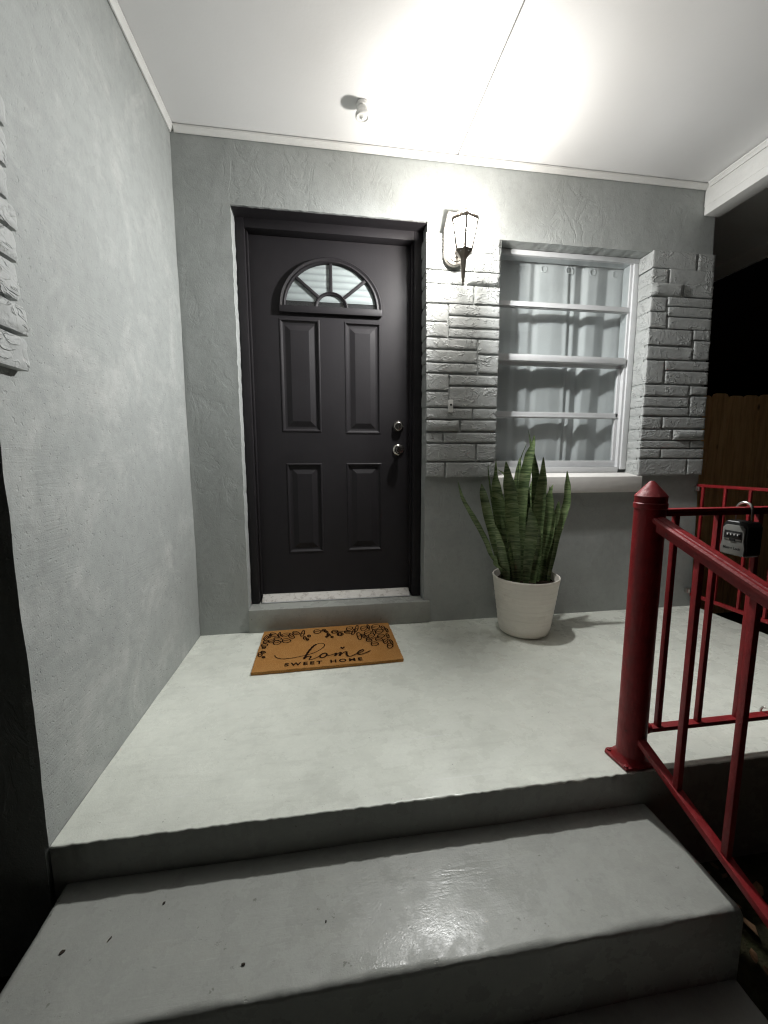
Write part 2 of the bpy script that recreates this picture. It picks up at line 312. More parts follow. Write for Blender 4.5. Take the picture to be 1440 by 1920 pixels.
def mat_floor(name, base, spec=0.4):
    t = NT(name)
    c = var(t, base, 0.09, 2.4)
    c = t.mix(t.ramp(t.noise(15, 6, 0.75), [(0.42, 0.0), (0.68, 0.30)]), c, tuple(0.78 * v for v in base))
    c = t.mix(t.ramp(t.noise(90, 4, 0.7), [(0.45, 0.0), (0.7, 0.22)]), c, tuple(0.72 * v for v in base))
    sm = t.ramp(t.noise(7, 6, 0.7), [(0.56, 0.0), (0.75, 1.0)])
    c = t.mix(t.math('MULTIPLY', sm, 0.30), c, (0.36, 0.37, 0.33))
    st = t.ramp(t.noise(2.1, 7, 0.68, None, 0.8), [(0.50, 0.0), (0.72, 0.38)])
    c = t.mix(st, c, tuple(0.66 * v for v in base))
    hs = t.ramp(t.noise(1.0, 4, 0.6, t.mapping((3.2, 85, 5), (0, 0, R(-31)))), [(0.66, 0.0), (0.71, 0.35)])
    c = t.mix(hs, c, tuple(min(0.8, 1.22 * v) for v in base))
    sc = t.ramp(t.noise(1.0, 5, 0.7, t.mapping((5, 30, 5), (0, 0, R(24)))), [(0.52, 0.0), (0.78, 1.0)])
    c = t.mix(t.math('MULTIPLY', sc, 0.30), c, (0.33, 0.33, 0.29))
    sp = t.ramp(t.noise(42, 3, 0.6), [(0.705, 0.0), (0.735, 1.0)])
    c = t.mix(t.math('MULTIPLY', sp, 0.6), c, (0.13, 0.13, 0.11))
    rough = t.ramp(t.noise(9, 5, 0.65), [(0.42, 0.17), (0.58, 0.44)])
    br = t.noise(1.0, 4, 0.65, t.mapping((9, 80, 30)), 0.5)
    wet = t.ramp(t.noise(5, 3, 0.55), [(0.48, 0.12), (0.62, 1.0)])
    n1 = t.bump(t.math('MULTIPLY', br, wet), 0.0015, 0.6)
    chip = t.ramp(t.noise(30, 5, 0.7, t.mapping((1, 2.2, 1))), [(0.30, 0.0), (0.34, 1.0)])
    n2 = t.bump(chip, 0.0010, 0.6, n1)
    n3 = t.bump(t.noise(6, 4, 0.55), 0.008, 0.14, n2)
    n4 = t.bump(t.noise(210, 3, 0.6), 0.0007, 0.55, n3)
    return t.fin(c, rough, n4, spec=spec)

def mat_simple(name, c, rough, amt=0.06, scale=6, bs=60, bd=0.001, metal=0.0, spec=0.5, stretch=None):
    t = NT(name)
    v = t.mapping(stretch) if stretch else None
    cc = var(t, c, amt, scale)
    n = t.bump(t.noise(bs, 4, 0.6, v), bd, 0.6)
    return t.fin(cc, rough, n, metal, spec)

def mat_ceiling():
    t = NT('white_ceiling_paint')
    c = var(t, (0.80, 0.80, 0.80), 0.03, 1.2)
    sp = t.ramp(t.noise(24, 5, 0.7, t.mapping((1, 1.6, 1))), [(0.735, 0.0), (0.77, 1.0)])
    c = t.mix(t.math('MULTIPLY', sp, 0.3), c, (0.45, 0.45, 0.44))
    n1 = t.bump(t.noise(2.2, 3, 0.5), 0.012, 0.3)
    n2 = t.bump(t.noise(70, 3, 0.6), 0.0008, 0.5, n1)
    return t.fin(c, 0.5, n2, spec=0.35)

def mat_red():
    t = NT('red_metal_paint')
    c = var(t, (0.215, 0.012, 0.015), 0.20, 20)
    wear = t.ramp(t.noise(48, 5, 0.72), [(0.64, 0.0), (0.70, 1.0)])
    c = t.mix(t.math('MULTIPLY', wear, 0.65), c, (0.075, 0.028, 0.02))
    n0 = t.bump(wear, 0.0012, 0.6)
    n1 = t.bump(t.noise(38, 5, 0.65), 0.0032, 0.7, n0)
    n2 = t.bump(t.noise(180, 2, 0.6), 0.0007, 0.5, n1)
    rg = t.ramp(t.noise(25, 4, 0.6), [(0.3, 0.36), (0.7, 0.58)])
    return t.fin(c, rg, n2, spec=0.4)

def mat_door():
    t = NT('charcoal_door_paint')
    c = var(t, (0.0155, 0.0138, 0.0158), 0.10, 3)
    n1 = t.bump(t.noise(1, 3, 0.6, t.mapping((90, 90, 9))), 0.0006, 0.5)
    r = t.ramp(t.noise(5, 4), [(0.3, 0.52), (0.7, 0.66)])
    return t.fin(c, r, n1, spec=0.28)

def mat_glass(name, tint=(0.93, 0.95, 0.95), scatter=0.0, rough=0.02):
    t = NT(name); n = t.n; n.remove(t.b)
    tr = n.new('ShaderNodeBsdfTransparent'); tr.inputs[0].default_value = (*tint, 1)
    gl = n.new('ShaderNodeBsdfGlossy'); gl.inputs['Roughness'].default_value = rough
    fr = n.new('ShaderNodeFresnel'); 
    ge = n.new('ShaderNodeNewGeometry')   # thin pane: the same reflectance from both sides
    t.link(t.math('MULTIPLY_ADD', ge.outputs['Backfacing'], 1 / 1.5 - 1.5, 1.5), fr.inputs[0])
    bn = t.bump(t.noise(4, 2, 0.5), 0.004, 0.15); t.link(bn, gl.inputs['Normal'])
    mx = n.new('ShaderNodeMixShader'); t.link(fr.outputs[0], mx.inputs[0]); t.link(tr.outputs[0], mx.inputs[1]); t.link(gl.outputs[0], mx.inputs[2])
    res = mx.outputs[0]
    if scatter:
        ts = n.new('ShaderNodeBsdfTranslucent'); ts.inputs[0].default_value = (0.95, 0.93, 0.9, 1)
        m2 = n.new('ShaderNodeMixShader'); m2.inputs[0].default_value = scatter
        t.link(res, m2.inputs[1]); t.link(ts.outputs[0], m2.inputs[2]); res = m2.outputs[0]
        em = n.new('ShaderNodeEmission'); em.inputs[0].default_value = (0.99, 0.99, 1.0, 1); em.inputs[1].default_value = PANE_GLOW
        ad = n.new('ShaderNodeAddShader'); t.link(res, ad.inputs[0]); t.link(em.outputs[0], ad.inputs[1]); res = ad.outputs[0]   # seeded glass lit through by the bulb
    t.link(res, t.out.inputs[0]); return t.m

def mat_bulb():
    t = NT('lit_bulb'); n = t.n; n.remove(t.b)
    tr = n.new('ShaderNodeBsdfTransparent'); em = n.new('ShaderNodeEmission')
    em.inputs[0].default_value = (1, 0.97, 0.9, 1); em.inputs[1].default_value = 14
    ad = n.new('ShaderNodeAddShader'); t.link(tr.outputs[0], ad.inputs[0]); t.link(em.outputs[0], ad.inputs[1])
    t.link(ad.outputs[0], t.out.inputs[0]); return t.m

def mat_leaf():
    t = NT('snake_plant_leaf')
    z = t.mapping((7, 7, 62))
    w = t.noise(1.0, 4, 0.65, z, 1.2)
    band = t.ramp(w, [(0.38, (0.060, 0.100, 0.038)), (0.48, (0.13, 0.195, 0.078)), (0.60, (0.25, 0.32, 0.15)), (0.74, (0.38, 0.43, 0.26))])
    big = t.ramp(t.noise(9, 2), [(0.35, 0.6), (0.65, 1.0)])
    c = t.mix(1.0, band, big, 'MULTIPLY')
    n1 = t.bump(t.noise(1, 3, 0.6, t.mapping((70, 70, 8))), 0.0012, 0.5)
    return t.fin(c, 0.42, n1, spec=0.4)

def mat_coir():
    t = NT('coir_fibre')
    f = t.noise(330, 3, 0.75)
    c = t.ramp(f, [(0.25, (0.13, 0.052, 0.014)), (0.48, (0.40, 0.19, 0.055)), (0.72, (0.70, 0.41, 0.16))])
    c2 = t.mix(t.ramp(t.noise(9, 4), [(0.35, 0.0), (0.7, 0.5)]), c, (0.34, 0.145, 0.034))
    n1 = t.bump(t.noise(420, 3, 0.8), 0.004, 1.0)
    return t.fin(c2, 0.9, n1, spec=0.1)

def mat_pot():
    t = NT('cream_glazed_pot')
    c = var(t, (0.82, 0.775, 0.70), 0.05, 9)
    ring = t.noise(1, 3, 0.6, t.mapping((5, 5, 150)))
    c = t.mix(t.ramp(ring, [(0.5, 0.0), (0.7, 0.18)]), c, (0.45, 0.40, 0.33))
    c = t.mix(t.ramp(t.noise(11, 6, 0.75), [(0.56, 0.0), (0.72, 0.35)]), c, (0.42, 0.35, 0.27))
    n1 = t.bump(ring, 0.0022, 0.5)
    return t.fin(c, 0.42, n1)

def mat_wood():
    t = NT('fence_wood')
    v = t.mapping((30, 30, 2.2))
    g = t.noise(1.0, 5, 0.65, v, 0.8)
    c = t.ramp(g, [(0.25, (0.42, 0.22, 0.09)), (0.55, (0.68, 0.42, 0.19)), (0.8, (0.74, 0.50, 0.26))])
    k = t.ramp(t.voronoi(4.2, t.mapping((1.5, 1.5, 0.8))), [(0.05, 1.0), (0.12, 0.0)])
    c = t.mix(t.math('MULTIPLY', k, 0.8), c, (0.06, 0.025, 0.012))
    return t.fin(c, 0.8, t.bump(g, 0.002, 0.6), spec=0.2)

def mat_ground():
    t = NT('dark_soil_and_grass')
    c = t.ramp(t.noise(14, 6, 0.7), [(0.3, (0.018, 0.016, 0.010)), (0.55, (0.045, 0.042, 0.022)), (0.75, (0.04, 0.055, 0.02))])
    return t.fin(c, 0.95, t.bump(t.noise(40, 6, 0.7), 0.03, 1.0), spec=0.1)

def mat_curtain():
    t = NT('grey_curtain_fabric')
    c = var(t, (0.78, 0.78, 0.785), 0.04, 5)
    n1 = t.bump(t.noise(6, 4, 0.6), 0.006, 0.4)
    n2 = t.bump(t.noise(1, 2, 0.6, t.mapping((500, 500, 120))), 0.0004, 0.6, n1)
    t.b.inputs['Sheen Weight'].default_value = 0.15
    return t.fin(c, 0.85, n2, spec=0.2)

def mat_blind():
    t = NT('white_slatted_blind')
    w = t.n.new('ShaderNodeTexWave'); w.wave_type = 'BANDS'; w.bands_direction = 'Z'; w.inputs['Scale'].default_value = 9.0
    w.inputs['Distortion'].default_value = 0.6; w.inputs['Detail'].default_value = 2.0
    t.link(t.tc.outputs['Object'], w.inputs['Vector'])
    c = t.ramp(w.outputs['Fac'], [(0.0, (0.33, 0.34, 0.345)), (0.35, (0.44, 0.455, 0.455)), (1.0, (0.47, 0.485, 0.485))])
    return t.fin(c, 0.6, t.bump(w.outputs['Fac'], 0.004, 0.5))

def mat_worn():
    t = NT('worn_white_paint')
    w = t.ramp(t.noise(26, 6, 0.75, t.mapping((1, 1, 1))), [(0.52, 0.0), (0.62, 1.0)])
    c = t.mix(t.math('MULTIPLY', w, 0.6), (0.62, 0.60, 0.56), (0.24, 0.21, 0.18))
    return t.fin(c, 0.5, t.bump(w, 0.0008, 0.6))

M = dict(stucco=mat_stucco(), plaster=mat_plaster(), stone=mat_stone(), floor=mat_floor('pale_painted_concrete', (0.71, 0.732, 0.66)), step=mat_floor('shade_darkened_concrete', (0.34, 0.348, 0.323), 0.22), ceiling=mat_ceiling(),  # step: floor paint darkened, partly to put the weaker light into its colour
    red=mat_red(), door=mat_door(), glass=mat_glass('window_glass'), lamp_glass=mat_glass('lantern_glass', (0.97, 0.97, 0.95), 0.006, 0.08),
    back_glass=mat_glass('lantern_dimming_glass', (0.10, 0.097, 0.09), 0.0, 0.1), roof_glass=mat_glass('tinted_dimming_glass', (0.23, 0.22, 0.205), 0.0, 0.1), bulb=mat_bulb(), leaf=mat_leaf(), coir=mat_coir(), pot=mat_pot(), wood=mat_wood(), ground=mat_ground(), curtain=mat_curtain(),
    white=mat_simple('white_trim_paint', (0.74, 0.74, 0.72), 0.42, 0.04, 9, 90, 0.0012),
    alu=mat_simple('white_aluminium', (0.66, 0.67, 0.68), 0.38, 0.05, 14, 120, 0.0004),
    sillw=mat_simple('white_sill_paint', (0.80, 0.78, 0.75), 0.5, 0.05, 9, 1, 0.0016, stretch=(6, 60, 90)),
    nickel=mat_simple('brushed_nickel', (0.42, 0.40, 0.37), 0.26, 0.05, 30, 300, 0.0002, 1.0),
    bronze=mat_simple('lantern_metal', (0.28, 0.245, 0.21), 0.45, 0.15, 40, 150, 0.0006, 0.6),
    cream=mat_simple('cream_lantern_paint', (0.42, 0.39, 0.35), 0.45, 0.06, 20, 120, 0.0006),
    ink=mat_simple('black_mat_print', (0.018, 0.009, 0.005), 0.95, 0.2, 60, 400, 0.002, spec=0.05),
    soil=mat_simple('potting_soil', (0.02, 0.014, 0.009), 0.95, 0.3, 40, 90, 0.01, spec=0.1),
    black=mat_simple('black_plastic', (0.012, 0.012, 0.012), 0.4, 0.1, 30, 200, 0.0003),
    greyplate=mat_simple('grey_lock_plate', (0.22, 0.22, 0.205), 0.35, 0.05, 30, 200, 0.0002, 0.3),
    steel=mat_simple('steel', (0.6, 0.58, 0.55), 0.28, 0.05, 30, 200, 0.0002, 1.0),
    blind=mat_blind(),
    dark=mat_simple('dark_rubber', (0.015, 0.013, 0.012), 0.7),
    debris=mat_simple('dry_debris', (0.03, 0.022, 0.014), 0.9, 0.3, 90, 200, 0.002),
    worn=mat_worn(), roof=mat_simple('roof_board', (0.30, 0.30, 0.29), 0.7),
    mortar=mat_simple('grey_painted_mortar', tuple(c * 0.9 for c in WALL), 0.75, 0.08, 20, 140, 0.0015))

# ---------------------------------------------------------------- heightfield slabs
def lines(a, b, step, fine_a=False, fine_b=False):
    n = max(2, int((b - a) / step)); base = list(np.linspace(a, b, n + 1))
    ex = [0.001, 0.0025, 0.005, 0.008, 0.012, 0.017, 0.024]
    if fine_a: base += [a + e for e in ex]
    if fine_b: base += [b - e for e in ex]
    base = sorted(set(round(v, 5) for v in base)); return np.array(base)

def slab(name, x0, x1, y0, y1, ztop, zbot, edges, r, jit, mat, seed, step=0.012, wavy=0.0015, side_mat=None):
    """concrete slab: rounded and chipped along the named edges (f front, l left, r right)"""
    xs = lines(x0, x1, step * 0.6, 'l' in edges, 'r' in edges); ys = lines(y0, y1, step * 2.2, 'f' in edges)
    X, Y = np.meshgrid(xs, ys)
    big = 1e3
    rad = r * (1 + 0.9 * fbm(X * 7, Y * 7, 3, seed)) + jit * np.clip(fbm(X * 24, Y * 24 + 9, 3, seed + 5) - 0.15, 0, 1) * 3
    rad = np.clip(rad, 0.003, 0.03)
    Z = np.full_like(X, ztop) + wavy * fbm(X * 3, Y * 3, 3, seed + 11)
    for e, d in (('f', Y - y0), ('l', X - x0), ('r', x1 - X)):
        if e not in edges: continue
        q = np.clip(rad - d, 0, rad)
        Z = Z - (rad - np.sqrt(np.maximum(rad ** 2 - q ** 2, 0)))
    XX = X.copy(); YY = Y.copy()
    # slight raggedness of the arris itself
    if 'f' in edges:
        w = np.clip(1 - (Y - y0) / 0.02, 0, 1); YY = YY + w * jit * fbm(X * 80, Y * 0 + 3, 3, seed + 21)
    if 'r' in edges:
        w = np.clip(1 - (x1 - X) / 0.02, 0, 1); XX = XX + w * jit * fbm(Y * 30, X * 0 + 5, 3, seed + 22)
    ny, nx = X.shape
    m = MB()
    m.v = [tuple(p) for p in np.stack([XX, YY, Z], -1).reshape(-1, 3)]
    m.f = [(j*nx+i, j*nx+i+1, (j+1)*nx+i+1, (j+1)*nx+i) for j in range(ny - 1) for i in range(nx - 1)]
    def skirt(idx):
        n = len(m.v)
        ts = [0.02, 0.06, 0.15, 0.4, 0.7, 1.0]; lv = len(ts); fx_, fy_ = X.reshape(-1), Y.reshape(-1)
        for k in range(1, lv + 1):
            for a in idx:
                p = m.v[a]; t = ts[k - 1]; q = max(0.0, 1 - t / 0.12)
                wob = 0.0012 * math.sin(fx_[a] * 9 + t * 3)
                m.v.append((fx_[a] + (p[0] - fx_[a]) * q, fy_[a] + (p[1] - fy_[a]) * q + wob * (1 - q), p[2] * (1 - t) + zbot * t))
        L = len(idx)
        for k in range(lv):
            for i in range(L - 1):
                a = idx[i] if k == 0 else n + (k-1)*L + i; b = idx[i+1] if k == 0 else n + (k-1)*L + i + 1
                m.f.append((a, b, n + k*L + i + 1, n + k*L + i))
    ntop = len(m.f)
    skirt([i for i in range(nx)])
    skirt([j*nx + nx - 1 for j in range(ny)])
    skirt([(ny-1)*nx + i for i in reversed(range(nx))])
    skirt([j*nx for j in reversed(range(ny))])
    o = m.build(name, mat, smooth=55, recalc=False)
    if side_mat:
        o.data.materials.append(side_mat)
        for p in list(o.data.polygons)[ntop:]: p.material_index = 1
    return o

# ---------------------------------------------------------------- setting: ground, walk, steps, porch floor
XW = 3.03          # right end of the house wall
D = -1.242         # front edge of the porch
H = 2.55           # ceiling
g = MB()
gx = np.concatenate([np.linspace(-60, -4, 8), np.linspace(-3, 6, 46), np.linspace(8, 60, 8)])
gy = np.concatenate([np.linspace(-60, -6, 8), np.linspace(-5, 4, 46), np.linspace(6, 60, 8)])
GX, GY = np.meshgrid(gx, gy)
GZ = -0.36 + 0.012 * fbm(GX * 2.2, GY * 2.2, 3, 4) * (np.abs(GX) < 7) * (np.abs(GY) < 7)
g.v = [tuple(p) for p in np.stack([GX, GY, GZ], -1).reshape(-1, 3)]
nx = len(gx)
g.f = [(j*nx+i, j*nx+i+1, (j+1)*nx+i+1, (j+1)*nx+i) for j in range(len(gy)-1) for i in range(nx-1)]
tag(g.build('ground', M['ground']), 'dark bare soil beside the porch steps', kind='structure')

tag(slab('porch_floor', 0.0, 3.12, D, 0.0, 0.0, -0.45, 'fr', 0.0035, 0.0032, M['floor'], 3, side_mat=M['step']),  # riser faces take the darkened paint, so their shade is in the colour
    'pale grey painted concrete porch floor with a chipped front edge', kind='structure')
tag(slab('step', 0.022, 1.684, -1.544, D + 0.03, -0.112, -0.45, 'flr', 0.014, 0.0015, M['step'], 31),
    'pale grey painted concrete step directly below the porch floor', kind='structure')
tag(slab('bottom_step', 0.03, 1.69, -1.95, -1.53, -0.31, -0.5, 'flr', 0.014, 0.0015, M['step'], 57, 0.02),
    'lowest grey concrete step, mostly in shadow', kind='structure')

# ---------------------------------------------------------------- house
house = thing('house', 'grey stucco house front with charcoal door, window and porch roof', 'house')

def wall_grid(us, vs, holes):
    nu, nv = len(us), len(vs); faces = []
    for j in range(nv - 1):
        for i in range(nu - 1):
            u = (us[i] + us[i+1]) / 2; v = (vs[j] + vs[j+1]) / 2
            if any(a < u < b and c < v < d for a, b, c, d in holes): continue
            faces.append((j*nu+i, j*nu+i+1, (j+1)*nu+i+1, (j+1)*nu+i))
    return faces

def seglines(bp, step):
    out = []
    for a, b in zip(bp[:-1], bp[1:]):
        n = max(1, round((b - a) / step)); out += list(np.linspace(a, b, n, endpoint=False))
    return np.array(out + [bp[-1]])

DX0, DX1, DZ0, DZ1 = 0.265, 1.272, 0.126, 2.226
WX0, WX1, WZ0, WZ1 = 1.682, 2.612, 0.772, 2.166
us = seglines([0, DX0, DX1, WX0, WX1, XW], 0.013); vs_ = seglines([0, DZ0, WZ0, WZ1, DZ1, H], 0.013)
U, V = np.meshgrid(us, vs_)
rel = 0.0022 * fbm(U * 3.0, V * 3.0, 3, 2) + 0.0006 * np.clip(fbm(U * 11, V * 8, 3, 9) * 3, -1, 1)
def near(a, b): return np.exp(-((a - b) / 0.006) ** 2)
ed_u = (near(U, DX0) + near(U, DX1)) * ((V < DZ1 + .01) & (V > DZ0 - .01)) + (near(U, WX0) + near(U, WX1)) * ((V > WZ0) & (V < WZ1 + .01))
ed_v = near(V, DZ1) * ((U > DX0 - .01) & (U < DX1 + .01)) + near(V, WZ1) * ((U > WX0 - .01) & (U < WX1 + .01))
UU = U + ed_u * 0.0035 * fbm(V * 38, U * 5, 2, 41); VV = V + ed_v * 0.003 * fbm(U * 45, V * 5, 2, 43)
UU = UU + np.clip((U - WX1) / (XW - WX1), 0, 1) * (0.068 - 0.036 * V)
rel = np.where((U <= 0) , 0, rel)
nu = len(us)
m = MB()
m.v = [tuple(p) for p in np.stack([UU, -rel, VV], -1).reshape(-1, 3)]
m.f = wall_grid(us, vs_, [(DX0, DX1, DZ0, DZ1), (WX0, WX1, WZ0, WZ1)])
# reveals: push every open edge of the holes (and the free right end) back into the wall
from collections import Counter
ec = Counter()
for f in m.f:
    for a, b in zip(f, f[1:] + f[:1]): ec[(min(a, b), max(a, b))] += 1
back = {}
def bk(i):
    if i not in back:
        p = m.v[i]; m.v.append((p[0], 0.24, p[2])); back[i] = len(m.v) - 1
    return back[i]
nf = []
for f in m.f:
    for a, b in zip(f, f[1:] + f[:1]):
        if ec[(min(a, b), max(a, b))] == 1:
            pa, pb = m.v[a], m.v[b]
            if pa[2] < 0.001 and pb[2] < 0.001 or pa[2] > H - .001 and pb[2] > H - .001: continue
            if pa[0] < 0.001 and pb[0] < 0.001: continue
            nf.append((b, a, bk(a), bk(b)))
m.f += nf
back_wall = m.build('wall', M['stucco'], house, smooth=50, recalc=False)
back_wall['label'] = 'grey stucco wall holding the door and the window'

# side wall of the porch (faces right) with its front end
us = np.concatenate([[D], seglines([D + 0.004, 0.0], 0.013)]); vs_ = seglines([-0.0, H], 0.013)
U, V = np.meshgrid(us, vs_)
rel = 0.0034 * fbm(U * 2.4, V * 2.4, 3, 12) + 0.0008 * fbm(U * 14, V * 14, 3, 19)
UU = np.where(U <= D + 0.005, U - 0.003 * fbm(V * 12, U * 3, 3, 5), U)
nu = len(us); m = MB()
m.v = [tuple(p) for p in np.stack([rel, UU, V], -1).reshape(-1, 3)]
m.f = wall_grid(us, vs_, [])
fr = [j * nu for j in range(len(vs_))]
n0 = len(m.v)
for i in fr: m.v.append((-0.02, D - 0.001, m.v[i][2]))
for j in range(len(fr) - 1): m.f.append((fr[j+1], fr[j], n0 + j, n0 + j + 1))
sw = m.build('wall', M['plaster'], house, smooth=50, recalc=False)
sw['label'] = 'smooth trowelled grey side wall beside the mat'
sw2 = MB().box(-5.0, -0.012, D, 0.2, -0.45, H).build('wall', M['stucco'], house)
sw2['label'] = 'dark unlit house front beside the steps'
MB().box(XW - 0.2, XW - 0.003, 0.243, 6.0, -0.45, H).build('wall', M['stucco'], house)
MB().box(0.0, XW - 0.21, 3.0, 3.2, -0.45, H).build('wall', M['stucco'], house)

# raised sill block under the door
m = MB().box(0.264, 1.306, -0.014, 0.24, 0.002, 0.134)
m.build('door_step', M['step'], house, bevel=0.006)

# ---- door
YF = 0.086; YS = 0.15
dfr = MB().box(0.312, 1.219, YF, 0.2, 2.172, 2.221).build('door_frame', M['door'], house, bevel=0.003)
MB().box(0.268, 0.3115, YF, 0.2, 0.137, 2.221).build('jamb', M['door'], dfr, bevel=0.003)
MB().box(1.2195, 1.2705, YF, 0.2, 0.137, 2.221).build('jamb', M['door'], dfr, bevel=0.003)
MB().box(0.312, 0.322, YF + 0.03, YS - 0.002, 0.172, 2.171).build('door_stop', M['door'], dfr, bevel=0.002)
MB().box(1.2085, 1.219, YF + 0.03, YS - 0.002, 0.172, 2.171).build('door_stop', M['door'], dfr, bevel=0.002)
# charcoal painted lintel underside with a ragged brushed edge
m = MB(); xs = np.linspace(0.268, 1.268, 90)
e = 0.004 + 0.006 * np.abs(fbm(xs * 30, xs * 0, 3, 8)); tz = 2.2215
vsn = [(x, 0.085, tz) for x in xs] + [(x, float(a), tz) for x, a in zip(xs, e)]
vsn += [(x, 0.085, tz - 0.0025) for x in xs] + [(x, float(a), tz - 0.0025) for x, a in zip(xs, e)]
n = len(xs); fs = []
for i in range(n - 1): fs += [(2*n+i, 2*n+i+1, 3*n+i+1, 3*n+i), (n+i, 3*n+i, 3*n+i+1, n+i+1), (i, n+i, n+i+1, i+1)]
m.add(vsn, fs); m.build('painted_lintel', M['door'], dfr)
m = MB().prism([(0.092, 0.1365), (0.092, 0.142), (0.148, 0.1705), (0.2, 0.1705), (0.2, 0.1365)], lambda p: (0.3225, p[0], p[1]), (0.885, 0, 0))
m.build('threshold', M['worn'], dfr, bevel=0.0015)
MB().box(0.3225, 1.208, 0.086, 0.0915, 0.1365, 0.1405).build('threshold_lip', M['alu'], dfr, bevel=0.001)

PAN = [(0.466, 0.690, 1.128, 1.750), (0.828, 1.038, 1.120, 1.748), (0.482, 0.688, 0.417, 0.949), (0.830, 1.042, 0.417, 0.950)]
xs = sorted({0.314, 1.217} | {p[0] for p in PAN} | {p[1] for p in PAN}); zs = sorted({0.173, 2.17} | {p[2] for p in PAN} | {p[3] for p in PAN})
m = MB()
idx = {}
def vi(x, z):
    if (x, z) not in idx: idx[(x, z)] = len(m.v); m.v.append((x, YS, z))
    return idx[(x, z)]
for i in range(len(xs) - 1):
    for j in range(len(zs) - 1):
        cx, cz = (xs[i] + xs[i+1]) / 2, (zs[j] + zs[j+1]) / 2
        if any(a < cx < b and c < cz < d for a, b, c, d in PAN): continue
        m.f.append((vi(xs[i], zs[j]), vi(xs[i+1], zs[j]), vi(xs[i+1], zs[j+1]), vi(xs[i], zs[j+1])))
m.add([(0.314, YS, 0.173), (1.217, YS, 0.173), (1.217, YS, 2.17), (0.314, YS, 2.17), (0.314, 0.195, 0.173), (1.217, 0.195, 0.173), (1.217, 0.195, 2.17), (0.314, 0.195, 2.17)],
      [(0, 1, 5, 4), (1, 2, 6, 5), (2, 3, 7, 6), (3, 0, 4, 7), (4, 5, 6, 7)])
door = m.build('door', M['door'], house, smooth=0, recalc=False)
for a, b, c, d in PAN:
    m = MB(); loops = [(0, 0), (0.004, -0.003), (0.009, -0.003), (0.014, 0.003), (0.019, 0.0075), (0.026, 0.0085), (0.032, 0.0085), (0.058, 0.0005), (0.061, -0.0005)]
    for ins, dep in loops:
        m.v += [(a+ins, YS+dep, c+ins), (b-ins, YS+dep, c+ins), (b-ins, YS+dep, d-ins), (a+ins, YS+dep, d-ins)]
    for k in range(len(loops) - 1):
        for i in range(4): m.f.append((4*k+i, 4*k+(i+1) % 4, 4*k+4+(i+1) % 4, 4*k+4+i))
    k = 4 * (len(loops) - 1); m.f.append((k, k+1, k+2, k+3))
    m.build('panel', M['door'], door, smooth=0, recalc=False)
# fan light: half round frame, muntins, five panes and the blind behind them
FC = (0.7575, 1.812); FR = 0.286
def fx(r, a): return (FC[0] + r * math.cos(a), FC[1] + r * math.sin(a) * 0.92)
def arc_moulding(r0, r1, y0, y1, name, a0=0.0, a1=math.pi, n=40, mat='door'):
    m = MB(); prof = [(r1, YS), (r1, y0 + 0.004), (r1 - 0.006, y0), ((r0 + r1) / 2, y0 + 0.005), (r0 + 0.008, y0 + 0.001), (r0, y1), (r0, YS)]
    q = len(prof)
    for i in range(n + 1):
        a = a0 + (a1 - a0) * i / n
        for r, y in prof:
            x, z = fx(r, a); m.v.append((x, y, z))
    for i in range(n):
        for j in range(q - 1): m.f.append((i*q+j, i*q+j+1, (i+1)*q+j+1, (i+1)*q+j))
    m.f += [tuple(range(q)), tuple(n*q + j for j in reversed(range(q)))]
    return m.build(name, M[mat], door, smooth=40)
YP = YS - 0.006
MB().prism([fx(0.258, R(8) + R(164) * i / 32) for i in range(33)], lambda p: (p[0], YS - 0.0012, p[1]), (0, -0.0015, 0)).build('blind', M['blind'], door, smooth=0)
ff = arc_moulding(0.250, FR, YS - 0.022, YS - 0.010, 'fan_frame')
m = MB(); m.box(FC[0] - FR, FC[0] + FR, YS - 0.022, YS, FC[1] - 0.034, FC[1] + 0.004); m.build('fan_sill', M['door'], door, bevel=0.006)
arc_moulding(0.076, 0.094, YS - 0.017, YS - 0.012, 'muntin', n=20)
for a in (R(41), R(90), R(139)):
    p = fx(0.090, a); q = fx(0.255, a)
    MB().bar((p[0], YS - 0.0085, p[1]), (q[0], YS - 0.0085, q[1]), 0.017, 0.014, (0, 1, 0)).build('muntin', M['door'], door, bevel=0.004)
for a0, a1 in ((2, 39), (43, 88), (92, 137), (141, 178)):
    poly = [fx(0.095, R(a0 + (a1 - a0) * i / 8)) for i in range(9)] + [fx(0.249, R(a1 - (a1 - a0) * i / 8)) for i in range(9)]
    MB().prism(poly, lambda p: (p[0], YP, p[1]), (0, 0.002, 0)).build('pane', M['glass'], door, smooth=0)
MB().prism([fx(0.075, math.pi * i / 12) for i in range(13)], lambda p: (p[0], YP, p[1]), (0, 0.002, 0)).build('pane', M['glass'], door, smooth=0)
# lock and knob
m = MB().lathe([(0.0, YS), (0.034, YS), (0.034, YS - 0.006), (0.029, YS - 0.012), (0.026, YS - 0.024), (0.022, YS - 0.027), (0.013, YS - 0.027), (0.0125, YS - 0.0255), (0.0, YS - 0.0255)], (1.140, 0, 1.166), 'y', 28)
dead = m.build('deadbolt', M['nickel'], door, smooth=40)
MB().box(1.1388, 1.1412, YS - 0.0265, YS - 0.0256, 1.160, 1.172).build('keyway', M['dark'], dead)
m = MB().lathe([(0.0, YS), (0.035, YS), (0.035, YS - 0.004), (0.030, YS - 0.010), (0.014, YS - 0.014), (0.013, YS - 0.030), (0.022, YS - 0.036), (0.028, YS - 0.048), (0.027, YS - 0.060), (0.021, YS - 0.067), (0.011, YS - 0.068), (0.0105, YS - 0.066), (0.0, YS - 0.066)], (1.141, 0, 1.028), 'y', 28)
knob = m.build('knob', M['nickel'], door, smooth=40)
